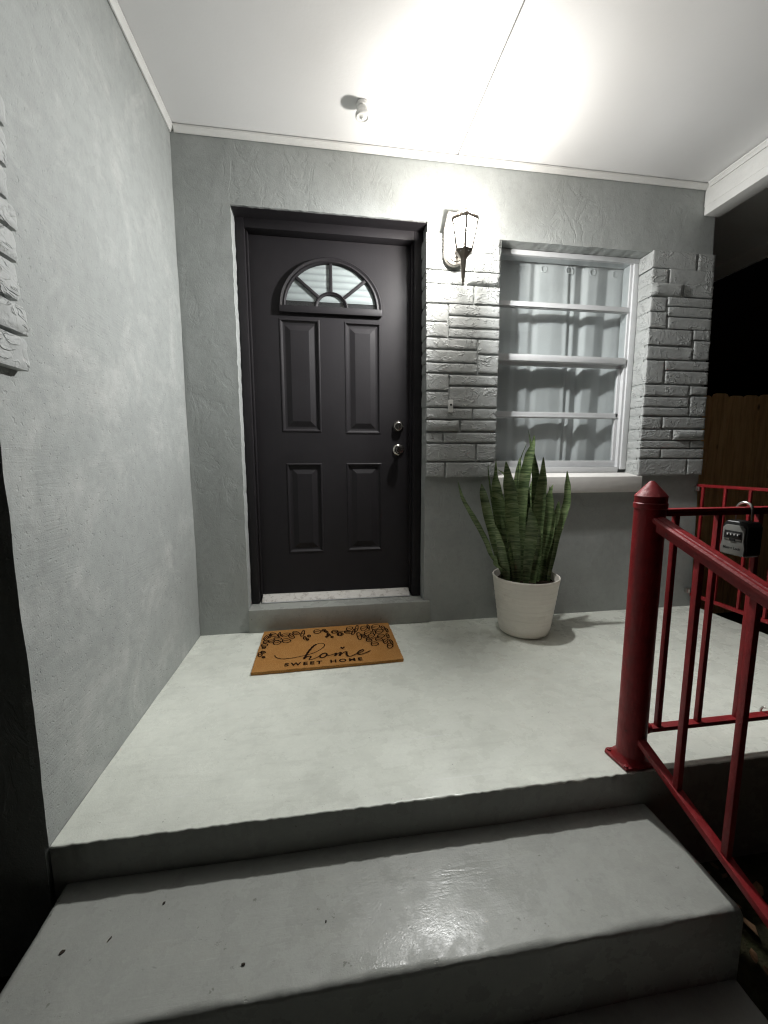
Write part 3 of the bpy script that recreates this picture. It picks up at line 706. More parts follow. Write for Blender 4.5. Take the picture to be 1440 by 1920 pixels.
MB().box(1.1398, 1.1422, YS - 0.067, YS - 0.0661, 1.022, 1.034).build('keyway', M['dark'], knob)
for z in (0.42, 1.2, 1.98):
    MB().tube([(0.3135, YS - 0.006, z - 0.045), (0.3135, YS - 0.006, z + 0.045)], 0.006, 10).build('hinge', M['door'], door)

# ---- window
YW = 0.076
win = MB().box(WX0 + 0.002, WX1 - 0.002, YW, 0.15, 2.136, 2.163).build('window', M['alu'], house, bevel=0.003)
MB().box(WX0 + 0.002, 1.716, YW, 0.15, 0.906, 2.1355).build('frame', M['alu'], win, bevel=0.003)
MB().box(2.571, WX1 - 0.002, YW, 0.15, 0.906, 2.1355).build('frame', M['alu'], win, bevel=0.003)
MB().box(2.556, 2.5705, YW + 0.012, 0.15, 0.906, 2.1355).build('frame', M['alu'], win, bevel=0.002)
MB().box(1.7165, 2.5555, YW + 0.004, 0.15, 0.880, 0.922).build('frame', M['alu'], win, bevel=0.003)
MB().box(1.7165, 2.5555, YW + 0.010, 0.106, 1.854, 1.889).build('rail', M['alu'], win, bevel=0.003)
MB().box(1.7165, 2.5555, YW + 0.004, 0.106, 1.859, 1.866).build('rail', M['alu'], win, bevel=0.001)
MB().box(1.7165, 2.5555, YW - 0.002, 0.116, 1.552, 1.589).build('rail', M['alu'], win, bevel=0.003)
MB().box(1.7165, 2.5555, 0.118, 0.140, 1.535, 1.572).build('rail', M['alu'], win, bevel=0.003)
MB().box(1.7165, 2.5555, 0.112, 0.136, 1.224, 1.260).build('rail', M['alu'], win, bevel=0.003)
MB().box(1.7165, 2.5555, 0.107, 0.114, 1.229, 1.236).build('rail', M['alu'], win, bevel=0.001)
MB().box(1.7165, 2.5555, 0.112, 0.136, 0.923, 0.962).build('rail', M['alu'], win, bevel=0.003)
MB().box(2.536, 2.5555, 0.112, 0.136, 0.962, 1.534).build('stile', M['alu'], win, bevel=0.003)
MB().box(1.7165, 1.736, 0.112, 0.136, 0.962, 1.534).build('stile', M['alu'], win, bevel=0.003)
for z0, z1, y in ((1.8895, 2.1355, 0.096), (1.5895, 1.8535, 0.096), (1.2605, 1.5345, 0.124), (0.9625, 1.2235, 0.124)):
    MB().box(1.718, 2.5545, y, y + 0.003, z0, z1).build('pane', M['glass'], win, smooth=0)
# projecting painted sill with a sloping top
m = MB(); x0, x1 = 1.686, 2.628
pr = [(-0.044, 0.770), (-0.044, 0.866), (0.074, 0.886), (0.074, 0.770)]
m.prism(pr, lambda p: (x0, p[0], p[1]), (x1 - x0, 0, 0)); 
sill = m.build('sill', M['sillw'], win, bevel=0.003)

# ---- stone veneer
def stone_mesh(x0, x1, z0, z1, bulge, seed, yf, yb):
    """block with a split, uneven front face (towards -y)"""
    w, h = x1 - x0, z1 - z0
    nx = max(5, int(w / 0.010)); nz = max(4, int(h / 0.010))
    ch = [0, 0.004]
    us = np.array([0, 0.004 / w] + list(np.linspace(0.012 / w, 1 - 0.012 / w, nx)) + [1 - 0.004 / w, 1])
    vs = np.array([0, 0.004 / h] + list(np.linspace(0.011 / h, 1 - 0.011 / h, nz)) + [1 - 0.004 / h, 1])
    U, V = np.meshgrid(us, vs)
    X = x0 + U * w; Z = z0 + V * h
    d = np.minimum(np.minimum(U, 1 - U) * w, np.minimum(V, 1 - V) * h)
    rnd = 0.0022 * (1 - np.sqrt(np.clip(d / 0.006, 0, 1)))
    n1 = fbm(X * 22 + seed * 3.1, Z * 30 + seed, 3, seed)
    crag = np.round(fbm(X * 13 + seed * 1.7, Z * 22, 2, seed + 3) * 2.5) / 2.5
    rel = 0.0009 * n1 + 0.0008 * crag
    if bulge:
        rel = rel + 0.013 * np.sqrt(np.clip(1 - (2 * V - 1) ** 2, 0, 1)) * np.clip(np.minimum(U, 1 - U) * 9, 0, 1)
    Y = yf - rel * np.clip(d / 0.006, 0, 1) + rnd + 0.0004 * math.sin(seed * 2.3)
    # uneven outline
    ex = np.clip(1 - d / 0.006, 0, 1)
    X = X + ex * 0.0022 * fbm(Z * 55, X * 55, 2, seed + 7); Z = Z + ex * 0.0018 * fbm(X * 40, Z * 55, 2, seed + 8)
    m = MB(); ny, nn = X.shape
    m.v = [tuple(p) for p in np.stack([X, Y, Z], -1).reshape(-1, 3)]
    m.f = [(j*nn+i, j*nn+i+1, (j+1)*nn+i+1, (j+1)*nn+i) for j in range(ny-1) for i in range(nn-1)]
    ring = [i for i in range(nn)] + [j*nn+nn-1 for j in range(1, ny)] + [(ny-1)*nn+i for i in reversed(range(nn-1))] + [j*nn for j in reversed(range(1, ny-1))]
    L = len(ring); prev = ring
    steps = 4
    for k in range(1, steps + 1):
        t = k / steps; base = len(m.v)
        for q, a in enumerate(ring):
            p = m.v[a]; jx = 0.0016 * math.sin(q * 1.7 + seed + k * 2.1) * (k < steps)
            m.v.append((p[0] + jx, p[1] * (1 - t) + yb * t, p[2]))
        cur = list(range(base, base + L))
        for i in range(L): m.f.append((prev[(i+1) % L], prev[i], cur[i], cur[(i+1) % L]))
        prev = cur
    return m

def veneer(box, rows, seed0, ret, label):
    """ret = (x_wall, y_back): the end stones turn the corner into the opening as far as that"""
    x0, x1, z0, z1 = box
    base = MB().box(x0, x1, -0.0235, -0.0045, z0, z1).build('stone_veneer', M['mortar'], house)
    base['label'] = label
    for i, (a, b, c, d, bl) in enumerate(rows):
        g = 0.0015
        a2, b2, c2, d2 = a + g * 0.4, b - g * 0.4, c + g * 0.2, d - g * 0.2
        s = stone_mesh(a2, b2, c2, d2, bl, seed0 + i, -0.034 - random.uniform(0, 0.0006), -0.0230)
        if ret and a < ret[0] - 0.0005 + 0.004 and a < x0:
            q = MB(); xo = a2 + 0.0012; n = 9
            for k in range(n + 1):
                y = -0.0215 + (ret[1] + 0.0215) * k / n
                for z in np.linspace(c2 + 0.001, d2 - 0.001, 6):
                    e = 0.003 * (z < c2 + 0.003 or z > d2 - 0.003)
                    q.v.append((xo + e + 0.0026 * float(fbm(np.array(y * 30 + i), np.array(z * 30), 3, 61)), y, float(z)))
            for k in range(n):
                for j in range(5): q.f.append((k*6+j, (k+1)*6+j, (k+1)*6+j+1, k*6+j+1))
            # close top, bottom and back to the wall
            for k in range(n):
                for j in (0, 5):
                    p, r_ = q.v[k*6+j], q.v[(k+1)*6+j]; nn = len(q.v)
                    q.v += [(ret[0] + 0.003, p[1], p[2]), (ret[0] + 0.003, r_[1], r_[2])]
                    q.f.append((k*6+j, nn, nn + 1, (k+1)*6+j))
            s.add(q.v, q.f)
        s.build('stone', M['stone'], base, smooth=48)
    return base
veneer((1.276, 1.678, 0.876, 2.150), [(r[0], min(r[1], 1.6795), r[2], r[3], r[4]) for r in PIER_A], 100, (1.272, 0.083),
       'grey painted split stone pier between door and window')
veneer((2.614, 3.0, 0.878, 2.155), [(min(max(r[0], 2.592), 2.606) if r[0] < 2.64 else r[0], r[1], r[2], r[3], r[4]) for r in PIER_B], 200, (2.612, 0.074),
       'grey painted split stone at the right of the window')

# stone quoins at the front corner of the side wall (they turn the corner onto the dark house front)
zq = [1.163, 1.245, 1.316, 1.402, 1.472, 1.530, 1.600, 1.686, 1.754, 1.840, 1.900, 1.980, 2.060, 2.150, 2.225, 2.295, 2.375, 2.450, 2.520]
qb = MB().box(-0.42, -0.016, D - 0.018, D - 0.0045, 1.17, 2.515).build('stone_veneer', M['mortar'], house)
qb['label'] = 'grey stone corner blocks on the side wall above the steps'
for i in range(len(zq) - 1):
    ln = (0.24, 0.40, 0.31)[i % 3]
    s = stone_mesh(-ln, 0.028, zq[i] + 0.006, zq[i+1] - 0.004, 0, 300 + i, D - 0.034, D - 0.0185)
    # the short return on the lit side wall, with its own rough face
    q = MB(); n = 11; yend = -1.163 + 0.010 * math.sin(i * 2.1)
    zz = np.linspace(zq[i] + 0.006, zq[i+1] - 0.004, 8)
    for k in range(n + 1):
        y = (D - 0.030) + (yend - D + 0.030) * k / n
        for j, z in enumerate(zz):
            e = 0.0035 * (j in (0, 7)) + 0.004 * (k == n)
            q.v.append((0.027 - e + 0.003 * float(fbm(np.array(y * 26 + i * 3), np.array(z * 26), 3, 71)), y + 0.004 * float(vnoise(np.array(z * 60.), np.array(i * 1.), 5)) * (k == n), float(z)))
    for k in range(n):
        for j in range(7): q.f.append((k*8+j, (k+1)*8+j, (k+1)*8+j+1, k*8+j+1))
    def close(ring):
        for a, b in zip(ring[:-1], ring[1:]):
            p, r_ = q.v[a], q.v[b]; nn = len(q.v)
            q.v.extend([(0.001, p[1], p[2]), (0.001, r_[1], r_[2])]); q.f.append((a, nn, nn + 1, b))
    close([k*8 for k in range(n + 1)]); close([k*8 + 7 for k in range(n + 1)]); close([n*8 + j for j in range(8)])
    s.add(q.v, q.f)
    s.build('stone', M['stone'], qb, smooth=48)
ln2 = [(-1.0, -0.43), (-1.7, -1.02), (-2.3, -1.72)]
for i in range(len(zq) - 1):
    for k, (a, b) in enumerate(ln2[:2]):
        off = (0.0, 0.12, 0.06)[(i + k) % 3]
        s = stone_mesh(a + 0.19 - off, (b + 0.0 if k else -(0.24, 0.40, 0.31)[i % 3] - 0.008), zq[i] + 0.006, zq[i+1] - 0.004, 0, 340 + i * 3 + k, D - 0.034, D - 0.002) if k == 0 else None
        if s: s.build('stone', M['stone'], qb, smooth=48)

# ---- porch ceiling, beam, eave, roof
ce = MB().box(-0.3, XW - 0.002, -1.75, 0.0, H + 0.012, H + 0.04).build('porch_ceiling', M['roof'], house)
ce['label'] = 'white painted porch ceiling of two boards'
for a, b in ((0.0, 1.4215), (1.4275, 2.93)):
    n = 24
    m = MB(); xs = np.linspace(a, b, 40); ys = np.linspace(-1.74, 0.0, 40)
    X, Y = np.meshgrid(xs, ys); Z = H + 0.0035 * fbm(X * 1.6, Y * 1.6, 2, 23) * np.clip((0 - Y) * 8, 0, 1)
    m.v = [tuple(p) for p in np.stack([X, Y, Z], -1).reshape(-1, 3)]
    m.f = [(j*40+i, (j+1)*40+i, (j+1)*40+i+1, j*40+i+1) for j in range(39) for i in range(39)]
    nn = len(m.v)
    for e in ([i for i in range(40)], [j*40 for j in range(40)], [j*40+39 for j in range(40)]):
        for p, q in zip(e[:-1], e[1:]):
            k = len(m.v); A_, B_ = m.v[p], m.v[q]
            m.v += [(A_[0], A_[1], H + 0.0118), (B_[0], B_[1], H + 0.0118)]; m.f.append((p, q, k + 1, k))
    m.build('ceiling_panel', M['ceiling'], ce, smooth=40, recalc=False)
def trim(a, b, inn):
    """flat strip with a small cove, along a -> b, growing towards inn"""
    a = Vector(a); b = Vector(b); inn = Vector(inn); m = MB()
    prof = [(0.0, -0.027), (0.006, -0.027), (0.009, -0.021), (0.016, -0.012), (0.020, -0.009), (0.020, -0.001), (0.0, -0.001)]
    for p in (a, b):
        for u, v in prof: m.v.append(tuple(p + inn * u + Vector((0, 0, v))))
    k = len(prof)
    m.f = [(i, (i+1) % k, (i+1) % k + k, i + k) for i in range(k)] + [tuple(range(k)), tuple(range(2*k-1, k-1, -1))]
    return m.build('trim', M['white'], ce, smooth=20)
trim((0.0245, -0.004, H - 0.004), (2.929, -0.004, H - 0.004), (0, -1, 0))
trim((0.004, -1.74, H - 0.004), (0.004, -0.0045, H - 0.004), (1, 0, 0))
trim((2.928, -1.74, H - 0.004), (2.928, -0.036, H - 0.004), (-1, 0, 0))
bm_ = MB().box(2.93, 3.035, -1.75, -0.004, 2.382, H + 0.0115).build('beam', M['white'], house, bevel=0.005)
MB().box(2.9275, 2.9297, -1.74, -0.005, 2.428, 2.514).build('beam_board', M['white'], bm_, bevel=0.001)
MB().box(-0.3, 2.9295, -1.85, -1.752, 2.36, H + 0.04).build('beam', M['white'], house, bevel=0.005)
ev = MB().box(3.036, 3.95, -1.85, 6.2, H + 0.002, H + 0.03).build('eave', M['ceiling'], house)
MB().box(3.951, 3.975, -1.86, 6.2, H - 0.10, H + 0.12).build('fascia', M['white'], ev)
m = MB(); m.prism([(-5.0, H + 0.05), (3.97, H + 0.05), (3.97, H + 0.12), (0.5, H + 0.95), (-5.0, H + 0.95)], lambda p: (p[0], -1.9, p[1]), (0, 8.2, 0))
m.build('roof', M['roof'], house)

# ---- small fittings that belong to the house
m = MB().box(1.3885, 1.4155, -0.050, -0.036, 1.229, 1.298)
bell = m.build('doorbell', M['white'], house, bevel=0.004)
MB().lathe([(0.0, -0.056), (0.005, -0.056), (0.006, -0.052), (0.006, -0.0495)], (1.402, 0, 1.270), 'y', 14).build('button', M['dark'], bell, smooth=40)

# ---------------------------------------------------------------- ceiling sensor
t = thing('ceiling_sensor', 'small round white sensor fixed under the porch ceiling', 'sensor')
t.location = (0.905, -0.245, H)
sb = MB().lathe([(0.030, -0.001), (0.030, -0.016), (0.026, -0.018), (0.026, -0.046), (0.0, -0.046)], (0, 0, 0), 'z', 28).build('sensor_body', M['white'], t, smooth=40)
MB().lathe([(0.031, -0.038), (0.034, -0.042), (0.034, -0.052), (0.030, -0.056), (0.022, -0.056), (0.020, -0.052), (0.012, -0.054), (0.006, -0.060), (0.0, -0.060)], (0, 0, 0), 'z', 28).build('sensor_lens', M['white'], t, smooth=40)

# ---------------------------------------------------------------- wall lantern
LX, LY = 1.387, -0.252
lan = thing('wall_lantern', 'lit six sided wall lantern on a cream backplate above the stone pier', 'lantern')
bpz = [(-0.058, 2.045), (-0.058, 2.16), (-0.040, 2.245), (0.040, 2.245), (0.058, 2.16), (0.058, 2.045)] + \
      [(0.058 * math.cos(a), 2.045 - 0.062 * math.sin(a)) for a in [math.pi * k / 14 for k in range(1, 14)]]
pl = MB().prism(bpz, lambda p: (1.403 + p[0], -0.046, p[1]), (0, -0.022, 0)).build('backplate', M['cream'], lan, bevel=0.005)
MB().box(1.372, 1.434, -0.0455, -0.004, 2.16, 2.235).build('spacer', M['cream'], lan)
MB().lathe([(0.050, -0.0685), (0.050, -0.074), (0.044, -0.079), (0.037, -0.080), (0.037, -0.086), (0.030, -0.090), (0.024, -0.091), (0.024, -0.097), (0.014, -0.104), (0.0, -0.106)], (1.403, 0, 2.035), 'y', 32).build('boss', M['cream'], lan, smooth=40)
MB().tube([(1.403, -0.100, 2.035), (1.400, -0.150, 2.016), (1.395, -0.19, 1.975), (1.390, -0.225, 1.938), (1.387, -0.252, 1.93)], [0.011, 0.010, 0.009, 0.009, 0.009], 12).build('arm', M['bronze'], lan, smooth=40)
RB, ZB, RT, ZT = 0.041, 1.966, 0.067, 2.095
A0 = R(20)
def hx(r, k, z): return (LX + r * math.cos(A0 + k * math.pi / 3), LY + r * math.sin(A0 + k * math.pi / 3), z)
m = MB().lathe([(0.0, ZB - 0.006), (RB + 0.004, ZB - 0.006), (RB + 0.006, ZB), (RB + 0.004, ZB + 0.003)], (LX, LY, 0), 'z', 6, a0=A0)
m.build('base_rim', M['bronze'], lan, smooth=20)
m = MB().lathe([(RB + 0.002, ZB - 0.0065), (RB * 0.72, ZB - 0.020), (RB * 0.42, ZB - 0.034), (0.015, ZB - 0.050), (0.013, 1.892), (0.009, 1.845), (0.006, 1.839), (0.008, 1.833), (0.0075, 1.827), (0.004, 1.822), (0.0055, 1.815), (0.003, 1.809), (0.0, 1.807)], (LX, LY, 0), 'z', 6, a0=A0)
stem = m.build('stem', M['bronze'], lan, smooth=25)
for k in range(6):
    p = hx(RB - 0.004, k + 0.5, ZB - 0.0135)
    MB().lathe([(0.0, -0.003), (0.003, -0.002), (0.0035, 0.002), (0.0, 0.003)], p, 'z', 8).build('stud', M['steel'], stem, smooth=60)
for k in range(6):
    MB().bar(hx(RB, k, ZB), hx(RT, k, ZT), 0.0115, 0.0065, (math.cos(A0 + k * math.pi / 3), math.sin(A0 + k * math.pi / 3), 0.2)).build('corner_bar', M['bronze'], lan, bevel=0.0012)
    a, b = hx(RB - 0.002, k, ZB + 0.003), hx(RB - 0.002, k + 1, ZB + 0.003); c, d = hx(RT - 0.002, k + 1, ZT), hx(RT - 0.002, k, ZT)
    pane = MB().add([a, b, c, d], [(0, 1, 2, 3)]).build('pane', M['back_glass' if k == 0 else 'roof_glass' if k == 1 else 'lamp_glass'], lan, smooth=0)  # wall-side panes darkened, added to hold lamp light off wall and curtain
    # top rim and the small upright crest of each side
    MB().bar(hx(RT, k, ZT), hx(RT, k + 1, ZT), 0.009, 0.014).build('top_rim', M['bronze'], lan, bevel=0.0015)
    MB().bar(hx(RT, k, ZT + 0.004), hx(0.030, k, ZT + 0.040), 0.007, 0.006).build('roof_bar', M['bronze'], lan)
    a, b = hx(RT, k, ZT + 0.005), hx(RT, k + 1, ZT + 0.005); c, d = hx(0.030, k + 1, ZT + 0.041), hx(0.030, k, ZT + 0.041)
    MB().add([a, b, c, d], [(0, 1, 2, 3)]).build('roof_pane', M['roof_glass'], lan, smooth=0)
MB().lathe([(0.031, ZT + 0.040), (0.031, ZT + 0.044), (0.025, ZT + 0.044), (0.025, ZT + 0.040)], (LX, LY, 0), 'z', 6, close=True, a0=A0).build('roof_ring', M['bronze'], lan, smooth=20)
MB().lathe([(0.026, ZT + 0.042), (0.012, ZT + 0.050), (0.0, ZT + 0.053)], (LX, LY, 0), 'z', 6, a0=A0).build('roof_cap', M['roof_glass'], lan, smooth=0)
MB().lathe([(0.009, ZB + 0.003), (0.009, ZB + 0.070), (0.0, ZB + 0.070)], (LX, LY, 0), 'z', 14).build('socket', M['cream'], lan, smooth=40)
BZ = ZT - 0.004
bulb = MB().lathe([(0.0, -0.055), (0.009, -0.055), (0.014, -0.042), (0.028, -0.014), (0.031, 0.002), (0.027, 0.018), (0.014, 0.029), (0.0, 0.032)], (LX, LY, BZ), 'z', 20).build('bulb', M['bulb'], lan, smooth=60)
ld = bpy.data.lights.new('bulb_light', 'POINT'); ld.energy = LAMP_POWER; ld.shadow_soft_size = 0.045; ld.color = (0.985, 0.99, 1.0)
lo = bpy.data.objects.new('bulb_light', ld); lo.location = (LX, LY, BZ + 0.004); col.objects.link(lo); lo.parent = lan

# ---------------------------------------------------------------- curtain, rod
m = MB()
N = 260; xs = np.linspace(1.62, 2.72, N)
key = [1.60, 1.70, 1.79, 1.83, 1.868, 1.94, 1.975, 2.003, 2.09, 2.165, 2.190, 2.212, 2.237, 2.30, 2.325, 2.39, 2.425, 2.475, 2.52, 2.565, 2.62, 2.72]
yv = [0.23, 0.205, 0.225, 0.20, 0.232, 0.205, 0.235, 0.21, 0.197, 0.205, 0.190, 0.226, 0.20, 0.258, 0.205, 0.196, 0.215, 0.25, 0.215, 0.20, 0.225, 0.21]
yc = np.interp((xs - 1.62) * 1.12 / 1.10 + 1.60, key, yv)
ker = np.exp(-np.linspace(-2, 2, 9) ** 2); ker /= ker.sum()
yc = np.convolve(np.pad(yc, 4, 'edge'), ker, 'valid')
zs = np.linspace(0.80, 2.158, 60)
for z in zs:
    t_ = (2.150 - z) / 1.35
    dx = 0.014 * np.sin(xs * 9 + t_ * 2.2) * t_; amp = 0.85 + 0.25 * t_
    fold = 0.004 * fbm(xs * 12, np.full_like(xs, z * 4), 2, 88)
    for x, y, d_, f_ in zip(xs, yc, dx, fold): m.v.append((x + d_, 0.215 + (y - 0.215) * 0.55 * amp + f_ * 0.7 - 0.040, z))
m.f = [(j*N+i, j*N+i+1, (j+1)*N+i+1, (j+1)*N+i) for j in range(len(zs)-1) for i in range(N-1)]
cur = thing('curtain', 'pale grey pleated curtain hanging inside the window', 'curtain')
m.build('fabric', M['curtain'], cur, smooth=60, recalc=False)
for x in (1.72, 1.88, 2.04, 2.20, 2.36, 2.52, 2.68):
    y = 0.215 + (float(np.interp(x, xs, yc)) - 0.215) * 0.47 - 0.044
    MB().lathe([(0.016, -0.001), (0.021, -0.001), (0.021, 0.001), (0.016, 0.001)], (x, y, 2.112), 'y', 18, close=True).build('grommet', M['curtain'], cur, smooth=40)
rod = thing('curtain_rod', 'thin steel curtain rod behind the window head', 'rod')
MB().tube([(1.50, 0.213, 2.112), (2.85, 0.213, 2.112)], 0.008, 12).build('rod', M['bronze'], rod, smooth=40)

# ---------------------------------------------------------------- door mat
mat = thing('door_mat', 'brown coir door mat printed home sweet home with leaf border', 'door mat')
mat.location = (0.355, -0.48, 0.0)
MWX, MWY = 0.705, 0.448
def skew(u, v): return (u * MWX - 0.006 * v, v * MWY + 0.024 * u)
m = MB(); n = 60; k2 = 40
for zz, ins in ((0.002, 0.003), (0.0145, 0.0)):
    for j in range(k2 + 1):
        for i in range(n + 1):
            u, v = i / n, j / k2; x, y = skew(u, v)
            if i in (0, n): x += random.uniform(-0.0018, 0.0018)
            if j in (0, k2): y += random.uniform(-0.0018, 0.0018)
            m.v.append((x, y, zz + (0.0012 * random.random() if zz > 0.01 else 0)))
W = n + 1; T = W * (k2 + 1)
for j in range(k2):
    for i in range(n):
        m.f.append((T + j*W+i, T + j*W+i+1, T + (j+1)*W+i+1, T + (j+1)*W+i)); m.f.append((j*W+i, (j+1)*W+i, (j+1)*W+i+1, j*W+i+1))
rim = [i for i in range(W)] + [j*W+n for j in range(1, k2+1)] + [k2*W+i for i in reversed(range(n))] + [j*W for j in reversed(range(1, k2))]
for a, b in zip(rim, rim[1:] + rim[:1]): m.f.append((a, b, T + b, T + a))
m.build('coir_pad', M['coir'], mat, smooth=0)
PZ = 0.0166
def smooth_line(pts, per=6):
    P = [Vector((p[0], p[1], 0)) for p in pts]
    if len(P) < 3: return P
    out = []
    for i in range(len(P) - 1):
        p0 = P[max(i-1, 0)]; p1 = P[i]; p2 = P[i+1]; p3 = P[min(i+2, len(P)-1)]
        for k in range(per):
            t_ = k / per
            out.append(0.5 * ((2*p1) + (p2-p0)*t_ + (2*p0-5*p1+4*p2-p3)*t_*t_ + (3*p1-p0-3*p2+p3)*t_**3))
    return out + [P[-1]]
def ribbon(m, pts, w, z, closed=False):
    n = len(pts); vsn = []
    for i, p in enumerate(pts):
        a = pts[(i-1) % n] if (closed or i) else p; b = pts[(i+1) % n] if (closed or i < n-1) else p
        d = (b - a); d = d.normalized() if d.length > 1e-9 else Vector((1, 0, 0)); s = Vector((-d.y, d.x, 0))
        ww = w * (1 + 0.22 * math.sin(i * 1.9)) / 2
        vsn += [(p.x + s.x*ww, p.y + s.y*ww, z), (p.x - s.x*ww, p.y - s.y*ww, z)]
    fs = [(2*i, 2*i+1, 2*i+3, 2*i+2) for i in range(n - 1)]
    if closed: fs.append((2*n-2, 2*n-1, 1, 0))
    m.add(vsn, fs)
m = MB()
for i, (pts, w) in enumerate(SCRIPT): ribbon(m, smooth_line(pts), w * 1.5, PZ + 0.00012 * i)
n0 = len(m.v); m.add([(p[0], p[1], PZ + 0.002) for p in HEART], [tuple(range(len(HEART)))])
m.build('script_lettering', M['ink'], mat, smooth=0, recalc=False)
def text_mesh(name, body, size, parent, mat_, spacing=1.0, width=None, extrude=0.0, bold=0.0):
    cu = bpy.data.curves.new(name, 'FONT'); cu.body = body; cu.size = size; cu.space_character = spacing; cu.extrude = extrude; cu.offset = bold
    o = bpy.data.objects.new('tmp_text', cu); col.objects.link(o)
    dg = bpy.context.evaluated_depsgraph_get(); me = bpy.data.meshes.new_from_object(o.evaluated_get(dg))
    bpy.data.objects.remove(o)
    if width:
        xsn = [v.co.x for v in me.vertices]; k = width / (max(xsn) - min(xsn)); x0 = min(xsn)
        for v in me.vertices: v.co.x = (v.co.x - x0) * k
    me.materials.clear(); me.materials.append(mat_)
    o = bpy.data.objects.new(name, me); col.objects.link(o); o.parent = parent
    return o
for body, q in (('SWEET', SWEET), ('HOME', HOMEC)):
    wd = q[1][0] - q[0][0]
    o = text_mesh('lettering', body, 0.040, mat, M['ink'], 1.45, wd, bold=0.0014)
    o.location = (q[0][0], q[0][1], PZ); o.rotation_euler = (0, 0, math.atan2(q[1][1] - q[0][1], wd))
m = MB()
for i, (cx, cy_, ax, ay, bx, by) in enumerate(FLOWERS):
    z = PZ + 0.00008 * (i % 12)
    if not (0.004 < cx < MWX - 0.004): continue
    def ok(p): return Vector((min(max(p.x, 0.004), MWX - 0.004), min(max(p.y, 0.004), MWY + 0.024 * p.x / MWX - 0.004), 0))
    el = []
    for k in range(18):
        a = 2 * math.pi * k / 18; s_ = math.sin(a) * (1 - 0.25 * math.cos(a))
        el.append(ok(Vector((cx + ax * math.cos(a) + bx * s_, cy_ + ay * math.cos(a) + by * s_, 0))))
    ribbon(m, el, 0.0058, z, True)
    ribbon(m, [ok(Vector((cx + ax * t_, cy_ + ay * t_, 0))) for t_ in (-0.95, -0.4, 0.1, 0.45)], 0.005, z + 0.00004)
for k in range(9):   # twigs between the leaves
    c = FLOWERS[(k * 5) % len(FLOWERS)]; d = FLOWERS[(k * 5 + 1) % len(FLOWERS)]
    a = Vector((c[0], c[1], 0)); b = Vector((d[0], d[1], 0))
    if (a - b).length < 0.14: ribbon(m, smooth_line([tuple(a), tuple((a + b) / 2 + Vector((0.004, 0.006, 0))), tuple(b)]), 0.005, PZ + 0.0011)
tag(m.build('leaf_print', M['ink'], mat, smooth=0, recalc=False), kind='stuff')

# ---------------------------------------------------------------- pot and snake plant
PX, PY = 1.805, -0.205
pot = thing('plant_pot', 'tapered cream ribbed plant pot standing under the window', 'plant pot')
pot.location = (PX, PY, 0)
prof = [(0.0, 0.004), (0.120, 0.004), (0.133, 0.012), (0.140, 0.035)]
for k in range(40):
    t_ = k / 39; z = 0.04 + 0.262 * t_
    prof.append((0.141 + 0.036 * t_ + 0.0011 * math.sin(k * 1.55) * (0.3 + 0.7 * (t_ < 0.75)), z))
prof += [(0.179, 0.312), (0.181, 0.322), (0.179, 0.328), (0.173, 0.327), (0.170, 0.315), (0.166, 0.280)]
MB().lathe(prof[:-1] + [(0.166, 0.280), (0.160, 0.262)], (0, 0, 0), 'z', 56).build('pot_body', M['pot'], pot, smooth=50)
m = MB(); nr, na = 8, 30; m.v.append((0, 0, 0.292))
for i in range(1, nr + 1):
    for k in range(na):
        a = 2 * math.pi * k / na; r_ = 0.166 * i / nr
        m.v.append((r_ * math.cos(a), r_ * math.sin(a), 0.288 + 0.008 * float(vnoise(np.array(r_ * 60 * math.cos(a)), np.array(r_ * 60 * math.sin(a)), 3))))
for k in range(na): m.f.append((0, 1 + k, 1 + (k+1) % na))
for i in range(nr - 1):
    for k in range(na): m.f.append((1+i*na+k, 1+(i+1)*na+k, 1+(i+1)*na+(k+1) % na, 1+i*na+(k+1) % na))
m.build('soil', M['soil'], pot)
plant = thing('snake_plant', 'green banded snake plant with upright pointed leaves in cream pot', 'plant')
plant.location = (PX, PY, 0.29)
vdir = Vector((0.703 - PX, -2.246 - PY, 0)).normalized()
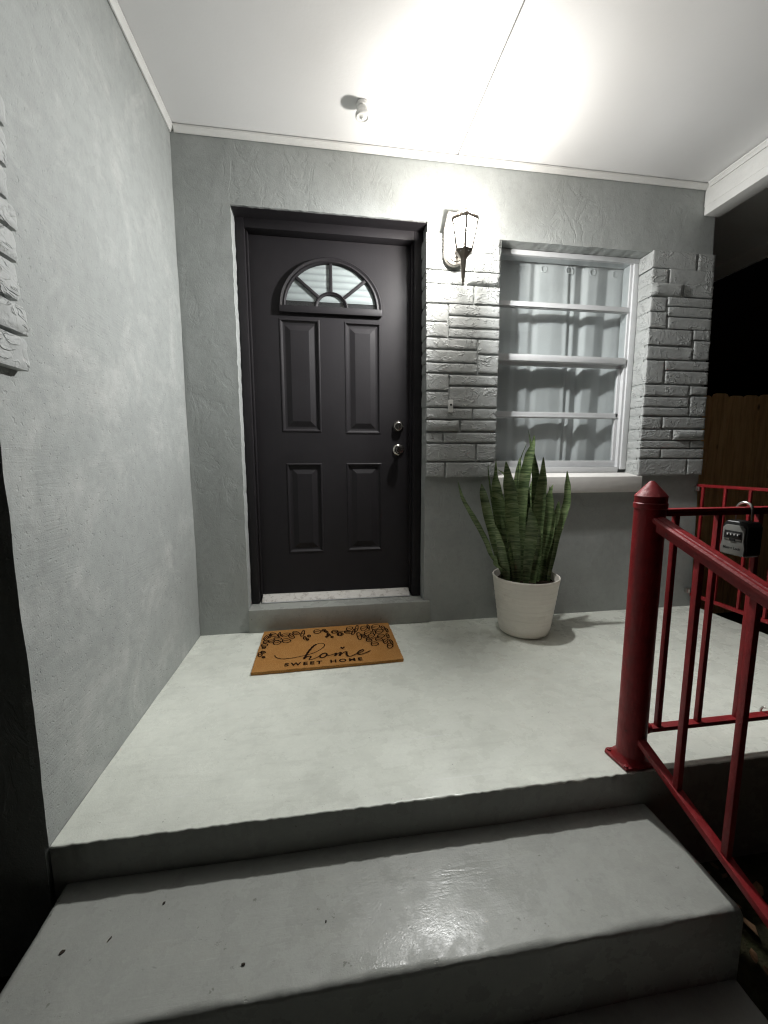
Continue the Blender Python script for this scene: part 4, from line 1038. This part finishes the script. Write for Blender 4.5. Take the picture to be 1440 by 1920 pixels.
for i, L in enumerate(LEAVES):
    rnd = random.Random(i * 13 + 5)
    P = [Vector(p[:3]) - Vector((PX, PY, 0.29)) for p in L]; Wd = [p[3] for p in L]
    b0 = P[0].copy()          # root every leaf inside the soil
    hr = math.hypot(b0.x, b0.y)
    if hr > 0.142: b0.x *= 0.142 / hr; b0.y *= 0.142 / hr
    b0.z = 0.02; P[0] = Vector((b0.x, b0.y, max(0.02, min(P[0].z, 0.06))))
    P = [Vector((P[0].x, P[0].y, -0.03))] + P; Wd = [Wd[0] * 0.8] + Wd
    pts = []; ws = []
    for s_ in range(len(P) - 1):
        p0 = P[max(s_-1, 0)]; p1 = P[s_]; p2 = P[s_+1]; p3 = P[min(s_+2, len(P)-1)]
        for k in range(5):
            t_ = k / 5
            pts.append(0.5 * ((2*p1) + (p2-p0)*t_ + (2*p0-5*p1+4*p2-p3)*t_*t_ + (3*p1-p0-3*p2+p3)*t_**3)); ws.append(Wd[s_] * (1 - t_) + Wd[s_+1] * t_)
    pts.append(P[-1]); ws.append(0.0006)
    yaw_ = rnd.uniform(-0.6, 0.6); tw = rnd.uniform(-0.5, 0.5)
    m = MB(); n = len(pts); cs = 7
    for j, (p, w) in enumerate(zip(pts, ws)):
        t_ = j / (n - 1); ang = yaw_ + tw * t_
        side = Vector((-vdir.y, vdir.x, 0)); nrm = vdir.copy()
        s_ = side * math.cos(ang) + nrm * math.sin(ang); q = nrm * math.cos(ang) - side * math.sin(ang)
        w2 = 0.86 * w / max(0.75, math.cos(ang)) * (1 + 0.04 * math.sin(j * 0.9 + i))
        cup = 0.30 * w2 * (1 - 0.5 * t_)
        for sgn in (1, -1):
            for k in range(cs):
                u = -1 + 2 * k / (cs - 1)
                th = 0.0022 * (1 - 0.85 * abs(u)) * (1 - 0.6 * t_) + 0.0003
                pp = p + s_ * (u * w2 / 2) - q * (cup * (1 - u * u)) + q * th * sgn
                m.v.append(tuple(pp))
    for j in range(n - 1):
        o0, o1 = j * cs * 2, (j + 1) * cs * 2
        for k in range(cs - 1):
            m.f.append((o0+k, o0+k+1, o1+k+1, o1+k)); m.f.append((o0+cs+k+1, o0+cs+k, o1+cs+k, o1+cs+k+1))
        m.f.append((o0, o1, o1+cs, o0+cs)); m.f.append((o0+cs-1, o0+2*cs-1, o1+2*cs-1, o1+cs-1))
    m.build('leaf', M['leaf'], plant, smooth=70)

# ---------------------------------------------------------------- red railing on the porch front and down the steps
PXo, PYo = 1.660, -1.190
rail = thing('metal_railing', 'red metal railing with round post and sloping handrail beside the steps', 'railing')
rail.location = (PXo, PYo, 0)
m = MB().lathe([(0.0415, 0.006), (0.0415, 0.818), (0.0445, 0.820), (0.0445, 0.834), (0.0425, 0.836), (0.0425, 0.852), (0.0435, 0.855)], (0, 0, 0), 'z', 32)
post = m.build('post', M['red'], rail, smooth=40)
MB().lathe([(0.0435, 0.8555), (0.040, 0.860), (0.012, 0.893), (0.006, 0.899), (0.0, 0.900)], (0, 0, 0), 'z', 32).build('post_cap', M['red'], post, smooth=35)
m = MB().prism([(-0.052, -0.047), (0.058, -0.047), (0.070, -0.036), (0.070, 0.046), (-0.048, 0.050), (-0.060, 0.040)], lambda p: (p[0], p[1], 0.002), (0, 0, 0.008))
pb = m.build('base_plate', M['red'], post, bevel=0.002)
MB().lathe([(0.0418, 0.030), (0.046, 0.020), (0.054, 0.0115), (0.050, 0.010)], (0, 0, 0), 'z', 28).build('weld', M['red'], post, smooth=50)
for (x, y) in ((-0.046, -0.038), (0.060, 0.038), (-0.046, 0.038)):
    MB().lathe([(0.007, 0.0095), (0.007, 0.015), (0.0, 0.017)], (x, y, 0), 'z', 6).build('bolt', M['red'], post, smooth=20)
# flat rails across the front of the porch
XE = 3.06 - PXo
MB().bar((0.04, 0, 0.812), (XE, 0, 0.812), 0.030, 0.008).build('rail', M['red'], rail, bevel=0.002)
MB().bar((0.04, 0, 0.800), (XE, 0, 0.800), 0.016, 0.014).build('rail', M['red'], rail, bevel=0.002)
MB().bar((0.04, 0, 0.103), (XE, 0, 0.103), 0.026, 0.014).build('rail', M['red'], rail, bevel=0.002)
MB().lathe([(0.0, -0.002), (0.018, 0.0), (0.016, 0.012), (0.0, 0.014)], (0.048, 0.0, 0.106), 'x', 12).build('weld', M['red'], rail, smooth=60)
for x in [0.090 + 0.147 * k for k in range(9)]:
    MB().bar((x, 0, 0.110), (x, 0, 0.794), 0.0155, 0.0155, (0, 1, 0)).build('baluster', M['red'], rail, bevel=0.002)
MB().bar((XE, 0, 0.0), (XE, 0, 0.83), 0.035, 0.035, (0, 1, 0)).build('post', M['red'], rail, bevel=0.003)
# stair handrail: moulded cap over a flat channel
SL = -0.378
def sp(y, z0): return Vector((0.0, y, z0 + SL * (-y)))
def ext(prof, a, b):
    m = MB(); d = (b - a).normalized(); s = Vector((1, 0, 0)); u = s.cross(d); u = u if u.z > 0 else -u; k = len(prof)
    for p in (a, b):
        for x, z in prof: m.v.append(tuple(p + s * x + u * z))
    m.f = [(i, (i+1) % k, (i+1) % k + k, i + k) for i in range(k)] + [tuple(range(k)), tuple(range(2*k-1, k-1, -1))]
    return m
cap = [(-0.021, 0.0), (-0.022, 0.008), (-0.018, 0.013), (-0.011, 0.0135), (-0.009, 0.016), (0.009, 0.016), (0.011, 0.0135), (0.018, 0.013), (0.022, 0.008), (0.021, 0.0), (0.012, -0.002), (0.012, -0.024), (-0.012, -0.024), (-0.012, -0.002)]
ext(cap, sp(-0.030, 0.795), sp(-0.90, 0.795)).build('handrail', M['red'], rail, smooth=18)
MB().bar(sp(-0.036, 0.106), sp(-0.90, 0.106), 0.026, 0.018, (0, 0, 1)).build('rail', M['red'], rail, bevel=0.002)
for k in range(5):
    y = -0.172 - 0.145 * k
    MB().bar(sp(y, 0.112), sp(y, 0.772), 0.0165, 0.0165, (0, 1, 0)).build('baluster', M['red'], rail, bevel=0.002)
MB().tube([sp(-0.905, 0.81), sp(-0.905, 0.81) - Vector((0, 0, 0.83))], 0.0415, 24).build('post', M['red'], rail, smooth=40)

# side panel between the wall and the front corner
side = thing('metal_railing', 'red metal railing panel fixed to the house wall by two steel clips', 'railing')
side.location = (3.06, 0, 0)
MB().bar((0, -0.006, 0.803), (0, -1.165, 0.803), 0.016, 0.018).build('rail', M['red'], side, bevel=0.002)
MB().bar((0, -0.030, 0.093), (0, -1.165, 0.093), 0.016, 0.022).build('rail', M['red'], side, bevel=0.002)
for k in range(8):
    y = -0.048 - 0.143 * k
    MB().bar((0, y, 0.105), (0, y, 0.794), 0.014, 0.014, (0, 1, 0)).build('baluster', M['red'], side, bevel=0.002)
for z in (0.785, 0.115):
    m = MB().box(-0.026, 0.004, -0.028, -0.006, z - 0.018, z + 0.014); cl = m.build('clip', M['steel'], side, bevel=0.004)
    MB().tube([(-0.012, -0.030, z - 0.014), (-0.012, -0.030, z + 0.010)], 0.006, 10).build('pin', M['steel'], cl, smooth=40)

# ---------------------------------------------------------------- key safe hanging on the front rail
ks = thing('key_safe', 'black and grey combination key safe hanging from the red rail', 'key safe')
ks.location = (1.985, -1.190, 0.0)
body = MB().prism([(-0.040, 0.672), (-0.034, 0.664), (0.034, 0.664), (0.040, 0.672), (0.040, 0.757), (0.030, 0.772), (-0.030, 0.772), (-0.040, 0.757)], lambda p: (0.030, p[0], p[1]), (-0.052, 0, 0)).build('safe_body', M['black'], ks, bevel=0.005, seg=3)
fp = MB().prism([(-0.036, 0.668), (0.036, 0.668), (0.0375, 0.690), (0.033, 0.712), (0.034, 0.750), (0.024, 0.760), (-0.024, 0.760), (-0.034, 0.750), (-0.033, 0.712), (-0.0375, 0.690)], lambda p: (-0.0225, p[0], p[1]), (-0.0055, 0, 0)).build('face_plate', M['greyplate'], ks, bevel=0.0016)
MB().box(-0.0295, -0.0282, -0.027, 0.027, 0.718, 0.742).build('dial_window', M['black'], fp, bevel=0.0004)
for k in range(4):
    MB().lathe([(0.0, -0.0045), (0.0055, -0.0045), (0.0055, 0.0045), (0.0, 0.0045)], (-0.0272, -0.018 + 0.0105 * k, 0.731), 'y', 14).build('dial', M['dark'], fp, smooth=40)
    MB().box(-0.0334, -0.0328, -0.0195 + 0.0105 * k, -0.0165 + 0.0105 * k, 0.7285, 0.7335).build('numeral_mark', M['white'], fp, smooth=0)
MB().box(-0.0298, -0.0282, -0.027, -0.010, 0.7135, 0.7165).build('latch', M['steel'], fp); MB().box(-0.0298, -0.0282, 0.010, 0.027, 0.7135, 0.7165).build('latch', M['steel'], fp)
MB().box(-0.031, -0.0282, -0.0085, 0.0085, 0.711, 0.717).build('button', M['black'], fp)
tx = text_mesh('lettering', 'Master Lock', 0.0115, fp, M['black'], 1.0, 0.054, bold=0.0004)
tx.matrix_local = Matrix.Translation((-0.0283, 0.027, 0.684)) @ Matrix(((0, 0, -1, 0), (-1, 0, 0, 0), (0, 1, 0, 0), (0, 0, 0, 1)))
pts = [(0.004, -0.024, 0.768), (0.004, -0.024, 0.806)] + [(0.004, -0.024 * math.cos(a), 0.806 + 0.024 * math.sin(a)) for a in [math.pi * k / 12 for k in range(1, 12)]] + [(0.004, 0.024, 0.806), (0.004, 0.024, 0.768)]
MB().tube(pts, 0.0042, 10).build('shackle', M['steel'], ks, smooth=50)
rg = MB(); rp = [(2.160 - 1.985, -0.0, 0.0)]
ring = thing('metal_ring', 'small bright metal ring on the lower front rail', 'ring')
ring.location = (2.163, -1.190, 0.112)
MB().tube([(0.0, 0.017 * math.cos(a), 0.017 * math.sin(a)) for a in [2 * math.pi * k / 20 for k in range(21)]], 0.0035, 8, cap=False).build('ring', M['steel'], ring, smooth=50)

# ---------------------------------------------------------------- wooden fence beside the house
fence = thing('wooden_fence', 'brown wooden picket fence with rounded tops beside the house', 'fence')
fence.location = (0, 0.60, -0.36)
x = XW + 0.012; i = 0
while x < 7.0:
    w = 0.139; hgt = 1.845 + 0.012 * math.sin(i * 2.7) + 0.004 * math.sin(i * 7.1)
    poly = [(0, 0.02), (w, 0.02), (w, hgt - 0.022), (w - 0.012, hgt - 0.006), (w - 0.030, hgt), (0.030, hgt), (0.012, hgt - 0.006), (0, hgt - 0.022)]
    y0 = 0.003 * math.sin(i * 1.9)
    MB().prism(poly, lambda p: (x + p[0], y0, p[1]), (0, 0.017, 0)).build('picket', M['wood'], fence, bevel=0.002, seg=1)
    x += w + 0.006; i += 1
for z in (0.35, 1.0, 1.62):
    MB().box(XW + 0.01, 7.0, 0.024, 0.062, z - 0.044, z + 0.044).build('fence_rail', M['wood'], fence, bevel=0.003)

# ---------------------------------------------------------------- bits of dry debris on the step, fallen leaves on the soil
def scrap(x, y, z, s, ang, thin, label):
    rnd = random.Random(int(x * 1000)); m = MB(); n = 9
    poly = []
    for k in range(n):
        a = 2 * math.pi * k / n; r_ = s * (0.65 + 0.5 * rnd.random())
        px, py = r_ * math.cos(a), r_ * math.sin(a) * thin
        poly.append((x + px * math.cos(ang) - py * math.sin(ang), y + px * math.sin(ang) + py * math.cos(ang)))
    m.prism(poly, lambda p: (p[0], p[1], z), (0, 0, 0.003))
    tag(m.build('debris', M['debris'], smooth=0), label, 'debris', 'bits of dry debris on the step')
for a in SCRAPS: scrap(*a, 'small dark scrap of dry debris lying on the grey step')
m = MB(); rnd = random.Random(3)
for k in range(150):
    x = rnd.uniform(1.72, 2.6); y = rnd.uniform(-2.4, -1.27); s = rnd.uniform(0.012, 0.030); a = rnd.uniform(0, 6.28); z = -0.352 + rnd.uniform(0.004, 0.018)
    q = [(1, 0), (0.3, 0.42), (-0.6, 0.32), (-1, 0), (-0.6, -0.32), (0.3, -0.42)]
    m.add([(x + s * (u * math.cos(a) - v * math.sin(a)), y + s * (u * math.sin(a) + v * math.cos(a)), z + 0.25 * s * abs(v) * rnd.uniform(0.5, 3) + 0.006 * rnd.random()) for u, v in q], [(0, 1, 2, 3), (0, 3, 4, 5)])
tag(m.build('fallen_leaves', mat_simple('dry_leaf', (0.11, 0.055, 0.022), 0.8, 0.4, 30), smooth=0), 'scattered dry brown leaves on the soil beside the steps', kind='stuff')
